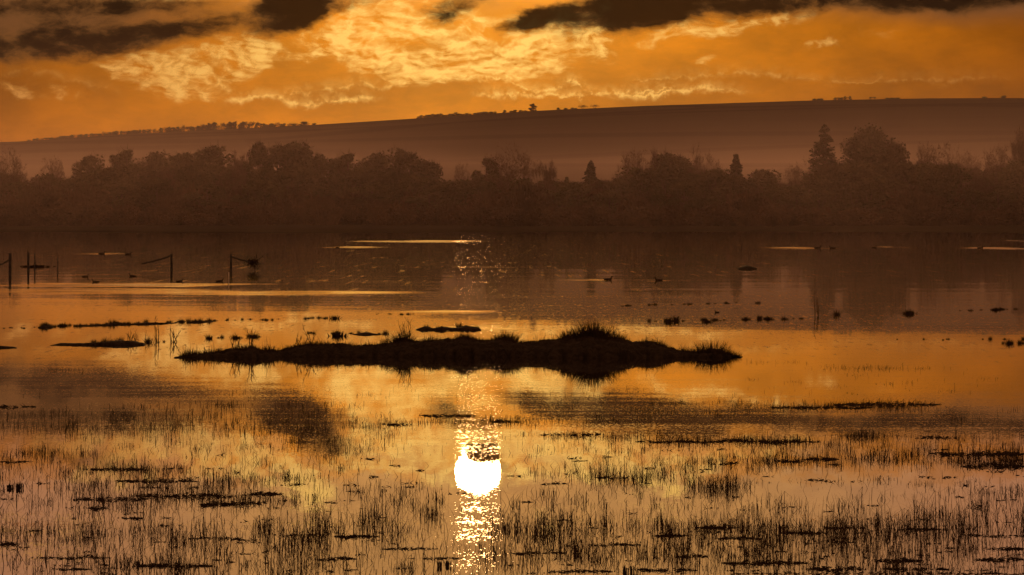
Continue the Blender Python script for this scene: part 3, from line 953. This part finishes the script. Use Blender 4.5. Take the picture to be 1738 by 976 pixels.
random.seed(15)
TU = [  # px, py, ground height, blade height, spread, n, label
 (1005, 597, .30, .42, .34, 520, 'biggest spiky grass tussock on the long mudbank, right of its middle'),
 (965, 597, .27, .26, .20, 200, 'grass tussock leaning on the left side of the biggest tussock'),
 (1045, 598, .25, .24, .18, 160, 'low grass tussock on the right side of the biggest tussock'),
 (1208, 606, .05, .33, .34, 210, 'sparse spreading grass tussock at the right tip of the long mudbank'),
 (1240, 606, .02, .16, .22, 90, 'thin fringe of grass right of the tussock on the right tip'),
 (858, 598, .27, .26, .24, 260, 'grass tussock on the mudbank behind the sun glitter'),
 (790, 598, .30, .15, .20, 160, 'short rounded tussock on the hump at the middle of the mudbank'),
 (735, 598, .24, .17, .22, 180, 'short tussock between the twiggy tussock and the middle hump'),
 (683, 598, .22, .30, .20, 240, 'twiggy tussock left of the middle of the long mudbank'),
 (890, 599, .20, .14, .16, 80, 'low drooping grass right of the tussock behind the sun glitter'),
 (425, 602, .10, .16, .18, 130, 'small tussock on the second hump from the left of the mudbank'),
 (508, 601, .15, .12, .20, 110, 'short grass on the third hump from the left of the mudbank'),
 (375, 604, .05, .10, .18, 70, 'short grass on the left tip of the long mudbank'),
 (570, 601, .18, .09, .24, 90, 'very short grass on the long smooth back of the mudbank'),
 (1100, 600, .18, .08, .22, 80, 'very short grass on the mudbank between the two right tussocks'),
]
def on_bank(o, px, sink, label, cat, group):
    fy, ty = interp(FRONT, px), interp(TOPL, px)
    back = min(13, .45 * (fy - ty))
    Df, Db = H * F / (fy - HOR), H * F / (fy - back - HOR)
    D = Df + (Db - Df) * .5
    z = H - D * (ty - HOR) / F
    o.location = ((px - CX) / F * D, D, max(0, z - sink))
    return tag(o, label, cat, group)
for px, py, z, h_, sp, n, lb in TU:
    on_bank(tuft('grass_tussock', h_ * 1.4, sp, int(n * 1.5), .014, base=.34 if n > 95 else .2, br=.85), px, .05, lb, 'grass', 'grass tussocks on the long mudbank')
ST = [(395, 603, .05, .50, 5, .3, 'tall twiggy dead stalks, leftmost on the mudbank'), (424, 602, .12, .58, 4, .2, 'tall thin dead stalks on the second hump of the mudbank'),
      (505, 602, .12, .46, 4, .7, 'leaning forked dead stalks on the third hump of the mudbank'), (530, 602, .12, .56, 3, .8, 'longest leaning dead stalks, bent to the right'),
      (690, 599, .24, .62, 7, .25, 'bundle of upright dead stalks in the twiggy tussock'), (465, 602, .10, .25, 3, .6, 'short dead stalks between the second and third humps'),
      (352, 605, .03, .20, 4, .5, 'short dead stalks at the left tip of the mudbank'), (1040, 598, .25, .42, 4, .5, 'few dead stalks on the right of the biggest tussock'), (660, 600, .2, .3, 3, .5, 'short dead stalks just left of the twiggy tussock')]
for px, py, z, h_, n, ln, lb in ST:
    on_bank(stalk('dead_stalks', h_ * .85, n, 8, .0085, ln), px, .03, lb, 'dead plant', 'dead stalks on the long mudbank')

random.seed(16)
gb = MB()
for i in range(9500):
    px = rr(306, 1250)
    fy, ty = interp(FRONT, px), interp(TOPL, px)
    back = min(13, .45 * (fy - ty))
    Df, Db = H * F / (fy - HOR), H * F / (fy - back - HOR)
    t = rr(.3, .6)
    D = Df + (Db - Df) * t
    k = .5 + mnoise.noise(Vector((px * .045, 3, 1))) + .5 * mnoise.noise(Vector((px * .2, 7, 1)))
    if rnd() > k + .25:
        continue
    z = max(0, H - (Df + (Db - Df) * .45) * (ty - HOR) / F) * .93
    blade(gb, Vector(((px - CX) / F * D, D, z - .03)), rr(.05, .09 + .11 * max(0, k)) * (1.9 if rnd() < .06 else 1), abs(gs(0, .7)), rr(0, 6.28), .011)
tag(gb.build('short_grass', M_GRASS), 'short dead grass along the crest of the long mudbank', 'grass', kind='stuff')

# tufts standing in the water away from the island
random.seed(19)
PT = [tuft('water_tuft', .13, .09, 70, .012, .25), tuft('water_tuft', .19, .07, 70, .011, .12), tuft('water_tuft', .10, .12, 80, .012, .3), stalk('water_stalk', .3, 4, 5, .008, .5), stalk('water_stalk', .4, 3, 4, .007, .3)]
def strip(px0, px1, y0, y1, n, smin, smax, label, cat, group, kinds=(0, 1, 2), jit=.5):
    for i in range(n):
        t = rnd() if n > 8 else (i + rr(-.5, .5) + .5) / n
        px = px0 + (px1 - px0) * t
        py = y0 + (y1 - y0) * t + gs(0, jit)
        o = copy_tree(PT[random.choice(kinds)])
        put(o, px, py, -.005, label, cat, group, rr(0, 6.28), smin + (smax * 1.15 - smin) * rnd() ** 1.8)
strip(68, 130, 556, 553, 12, .5, 1.2, 'dark tuft at the left end of the long tuft line behind the mudbank', 'grass', 'left end of the tuft line')
strip(135, 365, 553, 545, 46, .5, 1.3, 'dark tuft in the long tuft line across the water on the left', 'grass', 'long tuft line on the left', (0, 2, 2, 1))
strip(0, 60, 558, 556, 6, .4, .7, 'tiny clod at the left edge, before the long tuft line', 'grass', 'clods at the left edge', (2,))
strip(375, 480, 544, 542, 12, .3, .7, 'small clod right of the end of the long tuft line', 'grass', 'small clods right of the tuft line', (2, 1))
strip(515, 560, 541, 540, 6, .5, .9, 'small tuft in the short row above the twiggy stalks', 'grass', 'short tuft row behind the mudbank', (0, 1, 2))
strip(175, 300, 580, 581, 20, .4, 1.2, 'standing dead reed stalk on the thin mud strip at left', 'reed', 'dead reeds on the thin mud strip', (3, 4, 3, 1))
strip(150, 235, 584, 583, 14, .6, 1.2, 'grass tuft on the thin mud strip at left', 'grass', 'grass tufts on the thin mud strip', (0, 1))
strip(345, 460, 574, 573, 10, .5, 1.1, 'small tuft in the water just behind the left of the mudbank', 'grass', 'tufts behind the left of the mudbank', (0, 1, 2))
strip(520, 660, 566, 567, 12, .5, 1.0, 'small tuft in the water behind the middle of the mudbank', 'grass', 'tufts behind the middle of the mudbank', (0, 1, 2))
strip(720, 815, 558, 557, 9, .6, 1.1, 'tuft on the lumpy islet in the sun glitter', 'grass', 'tufts on the lumpy islet', (0, 1, 2))
strip(1050, 1300, 519, 514, 16, .4, .9, 'tiny clod in the farther of two clod lines right of centre', 'grass', 'farther clod line right of centre', (2, 2, 0))
strip(1080, 1360, 546, 541, 24, .4, 1.2, 'small tuft in the nearer of two tuft lines right of centre', 'grass', 'nearer tuft line right of centre', (0, 1, 2))
strip(1600, 1738, 529, 524, 12, .4, 1.0, 'small clod in the line of clods at the right edge', 'grass', 'clods at the right edge', (2, 0))
strip(1700, 1738, 584, 583, 5, .5, 1.1, 'tuft cut off by the right edge, level with the mudbank', 'grass', 'tufts level with the mudbank', (0, 1))
strip(580, 705, 532, 534, 10, .3, .7, 'tiny clod in the water left of the sun glitter', 'grass', 'clods left of the sun glitter', (2,))
strip(1500, 1740, 577, 576, 9, .25, .6, 'tiny sprig on the bright water at the far right', 'grass', 'sprigs at the far right', (2, 1))
for px, py, k, s_, lb in ((572, 571, 2, 2.2, 'dark round tuft in the water behind the longest leaning stalks'), (1385, 535, 4, 1.9, 'tall dark twig clump standing in the tree reflection on the right'),
                          (1420, 535, 1, 1.5, 'short dark clump right of the tall twig clump on the right'), (1545, 533, 2, 2.0, 'wide dark tuft on the reflection of the tallest evergreen'),
                          (1540, 533, 1, 1.2, 'thin tuft growing in the wide dark tuft on the right'), 
                          (568, 541, 0, 1.7, 'dark spiky tuft behind the mudbank, above the round tuft'), (77, 554, 2, 1.7, 'largest dark clump at the left end of the long tuft line'),
                          (430, 572, 0, 1.6, 'spiky tuft in the water above the second hump'), (265, 579, 4, 1.6, 'tall twiggy stalk at the right end of the thin mud strip'),
                          (1135, 547, 1, 1.3, 'spiky clump, first of three dark clumps right of the mudbank'), (1200, 547, 0, 1.6, 'spiky clump, middle of three dark clumps right of the mudbank'),
                          (1303, 542, 2, 1.5, 'dark clump, last of three dark clumps right of the mudbank'), (1690, 527, 2, 1.4, 'dark clod near the right edge in the tree reflection')):
    o = copy_tree(PT[k])
    put(o, px, py, -.005, lb, 'grass', 'single tufts in the water', rr(0, 6.28), s_)
for p in PT:
    for c in list(p.children):
        bpy.data.objects.remove(c)
    bpy.data.objects.remove(p)

# ------------------------------------------------------------------ reeds and floating debris (uncountable)
random.seed(23)
def reed_zone(mb, cx, cy, rx, ry, n, h0, h1, lean=.6, w=.0062, bent=.2, clump=.62):
    """n stems around photo position cx, cy; h0..h1 are heights in photo pixels at that distance"""
    if n > 550:
        ry *= 1.7; cy -= 3
    cl = [(random.uniform(-1, 1), random.uniform(-1, 1)) for _ in range(max(3, int(n / 14)))]
    for i in range(int((n if n < 400 else 320 + (n - 320) * .3) * 1.4)):
        if rnd() < clump:
            a, b = random.choice(cl)
            px = cx + rx * a + gs(0, 10); py = cy + ry * b + gs(0, 1.5)
        else:
            px = cx + rx * max(-1.3, min(1.3, gs(0, .55))); py = cy + ry * max(-1.4, min(1.4, gs(0, .55)))
        if py < 600 or py > 1010:
            continue
        p = gp(px, py)
        h = (h0 + (h1 - h0) * rnd() ** 2.0) * .95 * px_at(p.y)
        p.z = -.02
        th = rr(0, 6.283)
        if rnd() < bent:                                      # snapped stem
            d = Vector((math.cos(th), math.sin(th) * .5, 0))
            k = p + Vector((rr(-.1, .1) * h, 0, h * rr(.5, .9)))
            e = k + d * h * rr(.3, .8) - Vector((0, 0, h * rr(-.2, .5)))
            mb.ribbon([p, k, e], [w, w * .8, w * .3], Vector((1, rr(-.6, .6), 0)).normalized())
        else:
            blade(mb, p, h, abs(gs(0, lean)), th, w * rr(.6, 1.15), .4)

reeds = MB()
Z = [ # cx, cy, rx, ry, n, hmin, hmax
 (180, 706, 260, 8, 520, 7, 20), (120, 728, 200, 12, 420, 8, 22), (330, 735, 220, 16, 420, 8, 24), (280, 690, 120, 4, 120, 6, 15), (520, 722, 160, 18, 420, 8, 22), (560, 755, 130, 14, 240, 8, 20), (500, 690, 120, 5, 110, 5, 14),
 (750, 716, 110, 5, 260, 5, 15), (650, 722, 60, 4, 110, 5, 13), (860, 716, 60, 6, 140, 5, 14), (960, 715, 160, 8, 260, 5, 15), (1000, 739, 110, 4, 200, 6, 16), (940, 690, 160, 8, 90, 5, 13),
 (1180, 700, 130, 5, 190, 5, 14), (1210, 684, 130, 4, 150, 5, 13), (1400, 690, 150, 4, 460, 6, 18), (1480, 688, 90, 3, 240, 6, 18), (1120, 744, 140, 4, 300, 6, 18), (1240, 750, 140, 5, 420, 8, 22), (1310, 748, 60, 4, 150, 9, 22),
 (1200, 665, 260, 10, 60, 4, 10), (200, 668, 260, 10, 60, 4, 10), (640, 672, 240, 12, 70, 5, 12), (1500, 655, 260, 12, 60, 4, 10), (980, 668, 120, 8, 40, 4, 10), (120, 640, 160, 8, 50, 3, 9),
 (1490, 625, 95, 2.5, 170, 4, 11), (1330, 616, 60, 2, 40, 3, 9), (120, 628, 30, 2, 50, 4, 10), (1640, 700, 120, 16, 60, 5, 16), (1560, 640, 160, 14, 40, 4, 10),
 (1464, 741, 40, 4, 160, 8, 22), (1600, 742, 160, 6, 220, 6, 18), (1500, 768, 240, 8, 620, 10, 30), (1360, 780, 160, 7, 340, 8, 26), (1640, 778, 150, 9, 820, 10, 30), (1700, 785, 80, 6, 380, 8, 26), (1300, 790, 160, 8, 260, 8, 24),
 (1215, 828, 50, 5, 170, 20, 46), (1060, 812, 110, 8, 240, 14, 40), (960, 806, 80, 6, 80, 8, 24), (1120, 790, 160, 14, 200, 8, 26), (1060, 765, 160, 10, 180, 6, 20), (1450, 820, 220, 6, 120, 6, 18), (1640, 835, 120, 8, 90, 6, 18),
 (80, 790, 160, 22, 300, 8, 26), (230, 800, 130, 8, 360, 8, 26), (300, 820, 180, 10, 440, 10, 30), (130, 850, 240, 16, 620, 12, 36), (320, 850, 180, 10, 620, 10, 34), (430, 850, 110, 8, 220, 8, 26), (60, 770, 100, 8, 160, 8, 22),
 (300, 765, 300, 14, 200, 6, 20), (520, 790, 140, 20, 160, 8, 24), (480, 812, 60, 5, 120, 8, 22),
 (120, 905, 200, 20, 360, 14, 44), (330, 910, 200, 20, 380, 14, 44), (560, 900, 130, 18, 170, 16, 60), (640, 895, 110, 22, 150, 16, 62), (500, 950, 260, 22, 360, 14, 48), (180, 960, 260, 18, 480, 14, 44), (700, 860, 90, 20, 120, 14, 44), (620, 830, 100, 14, 60, 12, 34),
 (930, 905, 90, 12, 260, 16, 50), (1010, 890, 140, 12, 240, 12, 40), (900, 945, 120, 16, 200, 14, 44), (1040, 940, 140, 16, 300, 14, 44), (880, 860, 60, 20, 50, 14, 44), (1000, 850, 120, 14, 90, 10, 30),
 (1220, 900, 120, 12, 420, 14, 46), (1380, 903, 130, 16, 400, 12, 52), (1520, 898, 140, 20, 400, 12, 60), (1650, 890, 120, 18, 300, 12, 64), (1700, 850, 80, 22, 130, 10, 36), (1250, 945, 140, 16, 560, 12, 40), (1420, 950, 160, 18, 620, 12, 40),
 (1600, 950, 160, 18, 620, 12, 40), (860, 985, 900, 14, 700, 12, 36), (1300, 860, 200, 14, 160, 12, 34),
]
for z in Z:
    reed_zone(reeds, *z)
# a thin general scatter
for i in range(1700):
    py = 690 + (rnd() ** .8) * 300; px = rr(-20, 1760)
    p = gp(px, py)
    if 760 < px < 860 and 750 < py < 850:
        continue
    h = rr(4, 9 + (py - 690) * .07) * px_at(p.y)
    p.z = -.02
    blade(reeds, p, h, abs(gs(0, .5)), rr(0, 6.28), .0075, .4)
o = reeds.build('reeds', M_REED)
tag(o, 'thin dark reed stems standing out of the shallow foreground water', 'reeds', kind='stuff')

random.seed(29)
deb = MB()
def mat_zone(px0, px1, py, n, thick=2.0, tall=1.0):
    for i in range(n):
        t = rnd()
        px = px0 + (px1 - px0) * t + gs(0, 4)
        dn = mnoise.noise(Vector((px * .09, py * .4, 5))) + .6 * mnoise.noise(Vector((px * .3, py, 8)))
        if dn < rr(-.75, .15) or abs(gs(0, 1)) > 2.2:
            continue
        e = math.sin(math.pi * min(.98, max(.02, (px - px0) / max(1, px1 - px0)))) ** .5 if px0 < px < px1 else .2
        qy = py + gs(0, 1) * thick * .9 * e + 2.4 * mnoise.noise(Vector((px * .03, py, 0)))
        p = gp(px, qy, 0)
        m_ = px_at(p.y)
        z = abs(gs(0, .6)) * tall * e * m_
        L = rr(1.5, 7) * m_
        th = gs(0, .6)
        d = Vector((math.cos(th), math.sin(th), gs(.05, .4))).normalized()
        p.z = z
        s_ = Vector((0, .35, 1)).normalized()
        deb.ribbon([p - d * L, p + Vector((0, 0, rr(-.2, .3) * m_)), p + d * L], [.4 * m_, 1.5 * m_ * rr(.6, 1.2), .4 * m_], s_)
MZ = [(715, 800, 705.5, 120, 1.6, 1.4), (835, 875, 716, 60, 1.4, 1.2), (655, 690, 721, 50, 1.3, 1.2), (920, 1020, 738, 110, 1.2, 1.3), (1085, 1390, 749.5, 420, 1.3, 1.6), (1290, 1350, 750, 120, 2, 2), (1310, 1480, 692, 240, 1.4, 1.4), (1420, 1590, 687, 260, 1.5, 1.8),
      (0, 30, 691, 40, 1.4, 1.4), (30, 62, 691, 20, .8, .8), (150, 245, 797, 150, 1.5, 1.6), (200, 330, 817, 170, 1.8, 1.6), (125, 250, 848, 210, 1.6, 1.8), (230, 390, 842, 300, 2.4, 2.2), (340, 395, 857, 120, 2, 1.6), (420, 475, 839, 150, 1.8, 2), (150, 182, 863, 60, 1.2, 1.2),
      (380, 440, 855, 90, 1.6, 1.5), (60, 75, 821, 20, 1, 1), (215, 240, 880, 50, 1.2, 1.2), (0, 45, 784, 50, .9, .9), (1320, 1360, 783, 80, 1.4, 1.6), (1370, 1420, 780, 110, 1.4, 1.6), (1220, 1250, 787, 40, 1, 1), (1580, 1738, 771, 420, 2.2, 2), (1640, 1738, 792, 280, 3, 2.4), (1560, 1620, 743, 80, 1.3, 1.4),
      (1186, 1250, 896, 150, 1.6, 1.6), (1220, 1290, 914, 150, 1.4, 1.4), (1330, 1400, 905, 150, 1.4, 1.5), (1530, 1600, 899, 120, 1.2, 1.3), (1400, 1470, 896, 110, 1.2, 1.2), (1230, 1370, 956, 330, 2, 1.6), (1370, 1470, 966, 240, 2, 1.5), (1490, 1560, 952, 200, 2.2, 1.8), (1680, 1738, 932, 120, 1.6, 1.4),
      (1660, 1738, 950, 180, 2.2, 1.8), (1500, 1610, 966, 200, 1.6, 1.5), (570, 640, 911, 150, 1.4, 1.6), (540, 600, 949, 110, 1.4, 1.4), (230, 360, 961, 280, 2.2, 1.8), (60, 180, 947, 120, 1, 1), (90, 150, 966, 80, 1, 1), (330, 410, 914, 80, 1.2, 1.2), (0, 30, 925, 60, 1.6, 1.6), (470, 540, 908, 50, 1, 1.1),
      (870, 960, 939, 120, 1.1, 1.2), (940, 1040, 970, 160, 1.4, 1.4), (1080, 1180, 968, 190, 1.6, 1.5), (1110, 1160, 909, 100, 1.1, 1.2), (650, 740, 932, 90, 1, 1), (700, 780, 948, 60, 1.2, 1.4), (1000, 1090, 925, 80, 1, 1), (1150, 1200, 945, 90, 1.6, 1.4), (1640, 1738, 910, 90, 1.3, 1.2), (1240, 1738, 974, 420, 1.8, 1.4),
      (480, 520, 823, 20, .8, .8), (920, 960, 822, 30, .8, .9), (1010, 1060, 811, 30, .9, 1), (1370, 1400, 815, 24, .9, 1.8), (1570, 1620, 811, 24, .7, .8), (760, 790, 838, 16, .7, .7)]
for z in MZ:
    mat_zone(*z)
for i in range(260):
    py = 760 + (rnd() ** .7) * 230; px = rr(0, 1738)
    if 740 < px < 870:
        continue
    mat_zone(px - rr(3, 16), px + rr(3, 16), py, random.randint(3, 12), .8, 1.0)
o = deb.build('floating_debris', M_DEB)
tag(o, 'flat dark rafts of dead stems floating between the reeds', 'plant debris', kind='stuff')

# dark broken plant bases near the front
random.seed(31)
def base_clump(w, h, n):
    mb = MB()
    for i in range(n):
        x = rr(-.5, .5) * w
        mb.tube([Vector((x, rr(-.2, .2) * w, -.03)), Vector((x + rr(-.1, .1) * w, 0, h * rr(.4, .6))), Vector((x + rr(-.15, .15) * w, 0, h * rr(.6, 1)))], [w * .09, w * .1, w * .02], 6)
    return mb.build('plant_base', M_DEB)
for px, py, w, h, n, lb in ((18, 829, .07, .06, 8, 'small dark leafy plant base at the left edge, outer one of a pair'), (34, 829, .07, .07, 8, 'small dark leafy plant base near the left edge, inner one of a pair'),
                            (1063, 978, .05, .11, 7, 'dark broken stump poking up at the bottom edge, left one of two'), (1074, 978, .045, .10, 6, 'dark broken stump poking up at the bottom edge, right one of two'),
                            (748, 962, .05, .06, 6, 'small dark plant base at the bottom, left of the sun glitter'), (761, 960, .05, .05, 6, 'small dark plant base touching the left side of the sun glitter'),
                            (650, 833, .03, .03, 5, 'tiny dark sprout in the open water left of the sun reflection'), (656, 833, .02, .02, 4, 'tinier sprout beside the one left of the sun reflection')):
    put(base_clump(w, h, n), px, py, 0, lb, 'plant')

# ------------------------------------------------------------------ fence remains in the flood
random.seed(37)
def rod(mb, a, b, r0, r1, n=6, bend=0):
    m = (a + b) / 2 + Vector((0, 0, bend))
    mb.tube([a, m, b], [r0, (r0 + r1) / 2, r1], n)
def post(px, py, hpx, r, label, rail=None, lean=0.0):
    P0 = gp(px, py)
    m_ = px_at(P0.y)
    r *= 1.05
    root = empty('fence_post', P0)
    mb = MB()
    rod(mb, Vector((0, 0, -.5)), Vector((lean, 0, hpx * m_)), r, r * .85, 8)
    mb.build('post', M_POST, root)
    if rail:
        for (dx, dz, dx2, dz2, rr_) in rail:
            q = MB()
            rod(q, Vector((dx * m_, 0, dz * m_)), Vector((dx2 * m_, rr(-.3, .3), dz2 * m_)), rr_, rr_ * .8, 6, -.03)
            q.build('rail', M_POST, root)
    tag(root, label, 'fence post', 'remains of the flooded fence')
    return root
post(17, 466, 36, .07, 'flooded fence post nearest the left edge with a fallen rail', [(0, 26, -24, 14, .035)])
post(48, 460, 32, .06, 'flooded fence post second from the left edge')
post(59, 459, 29, .035, 'thin fence post close beside the second post')
post(98, 458, 22, .03, 'faint thin fence post third along from the left edge')
post(291, 459, 29, .06, 'fence post with a rail sloping down to its left', [(0, 25, -50, 11, .045), (0, 28, -10, 22, .03)])
post(392, 459, 28, .06, 'fence post with a rail sloping down to its right', [(0, 24, 38, 13, .045), (-5, 22, 0, 26, .025), (30, 13, 56, 12, .02)])
b = MB()
for i in range(120):
    d = rvec(); d.y *= .5
    c = Vector((gs(0, .16), gs(0, .1), gs(0, .09)))
    b.ribbon([c, c + d * rr(.1, .22), c + d * .3 + rvec() * .05], [.03, .03, .01], rvec())
D_ = H * F / (459 - HOR)
o = b.build('debris_bundle', M_DEB)
o.location = ((430 - CX) / F * D_, D_, 12.5 * px_at(D_))
tag(o, 'bundle of flood debris caught on the rail sloping right', 'plant debris')
b = MB()
for i in range(140):
    c = Vector((gs(0, .35), gs(0, .5), abs(gs(0, .04))))
    d = rvec(); d.z *= .2
    b.ribbon([c, c + d * rr(.1, .3)], [.04, .02], Vector((0, .3, 1)))
o = b.build('debris_raft', M_DEB)
o.location = gp(58, 453)
tag(o, 'flat raft of flood debris at the foot of the left fence posts', 'plant debris')
b = MB()
rod(b, Vector((0, 0, -.3)), Vector((.01, 0, 14 * px_at(212))), .022, .018, 8)
put(b.build('marker_stake', M_PALE), 388, 476, 0, 'short pale stake standing in the water below the right fence post', 'stake')

# ------------------------------------------------------------------ ducks
def duck_mesh():
    mb = MB()
    sp = [(-.27, .105, .008), (-.22, .085, .035), (-.15, .055, .075), (-.06, .04, .098), (.03, .04, .10), (.11, .05, .085), (.155, .09, .055), (.175, .14, .034), (.182, .185, .031),
          (.20, .222, .036), (.228, .225, .031), (.25, .218, .017), (.28, .21, .012), (.305, .206, .006)]
    mb.tube([Vector((x, 0, z)) for x, z, r in sp], [r for x, z, r in sp], 10)
    o = mb.build('duck', M_DUCK, smooth=True)
    e = MB()
    for s_ in (-1, 1):
        e.blob((-.04, s_ * .075, .075), .13, .035, .045, seed=s_, rough=.1, nu=8, nv=6)
    e.build('folded_wings', M_DUCK, o, smooth=True)
    return o
DK = duck_mesh()
DU = [(1032, 476, 0, 1.25, 'duck swimming right at the end of a bright wake, right of centre'), (1118, 477, 160, 1.25, 'duck with a bright ripple on both sides, right of the swimming duck with the wake'),
      (145, 471, 0, 1.0, 'duck on the left water, leftmost of the four near the bright ripples'), (225, 470, 180, 1.1, 'duck second from the left above the bright ripples'), (162, 480, 180, 1.0, 'duck on the upper edge of the bright ripples at far left'),
      (305, 479, 0, 1.0, 'duck on the edge of the bright ripples, below the left sloping rail'), (373, 479, 0, 1.1, 'duck on the edge of the bright ripples beside the pale stake'),
      (173, 432, 10, 1.6, 'far duck with a pale wake, left of the left sloping rail'), (218, 433, 0, 1.6, 'far duck at the end of a pale wake, just left of the left sloping rail'),
      (1388, 422.5, 0, 1.9, 'far duck on the bright streak, left one of two'), (1413, 422.5, 180, 1.9, 'far duck at the end of the bright streak, right one of two'),
      (1484, 421, 0, 1.5, 'far duck left of the shortest bright streak'), (1664, 422.5, 0, 1.8, 'far duck on the bright streak at the right edge'), (573, 421, 0, 1.2, 'far duck on the lower bright streak left of centre'),
      (1217, 531, 150, .5, 'small dark water bird close beside the clod line right of centre')]
for i, (px, py, rz, s_, lb) in enumerate(DU):
    o = DK if i == 0 else copy_tree(DK)
    put(o, px, py, -.02 * s_, lb, 'duck', 'ducks on the flood water', R(rz), s_ * (.62 if py > 440 else .6))

# ------------------------------------------------------------------ cloud low across the sun, above the picture
random.seed(41)
b = MB()
CD = 9000.0
for i in range(60):
    px = 796 + 43 * (i / 59) + rr(-2, 2)
    top = 417 - 13 * max(0, (817 - px) / 28) - abs(gs(0, 1.2)) - max(0, px - 850) * .8
    r_ = rr(6, 15)
    r_ = min(r_, 5 + .25 * (px - 788))
    b.blob(((px - CX) / F * CD, CD + rr(-120, 120), H + (top - r_) / F * CD), rr(5, 9) * CD / F, 90, r_ * CD / F, seed=i, rough=.25, nu=16, nv=12)
M_CLOUD = matte('cloud', (.5, .4, .3), (.6, .5, .4), .01, rough=1)
tr = M_CLOUD.node_tree.nodes.new('ShaderNodeBsdfTranslucent')
tr.inputs[0].default_value = (.95, .9, .6, 1)
mx = M_CLOUD.node_tree.nodes.new('ShaderNodeMixShader')
mx.inputs[0].default_value = .93
mo = [n for n in M_CLOUD.node_tree.nodes if n.type == 'OUTPUT_MATERIAL'][0]
M_CLOUD.node_tree.links.new(M_CLOUD.node_tree.nodes['Principled BSDF'].outputs[0], mx.inputs[1])
M_CLOUD.node_tree.links.new(tr.outputs[0], mx.inputs[2])
M_CLOUD.node_tree.links.new(mx.outputs[0], mo.inputs[0])
tag(b.build('cloud', M_CLOUD, smooth=True), kind='structure')
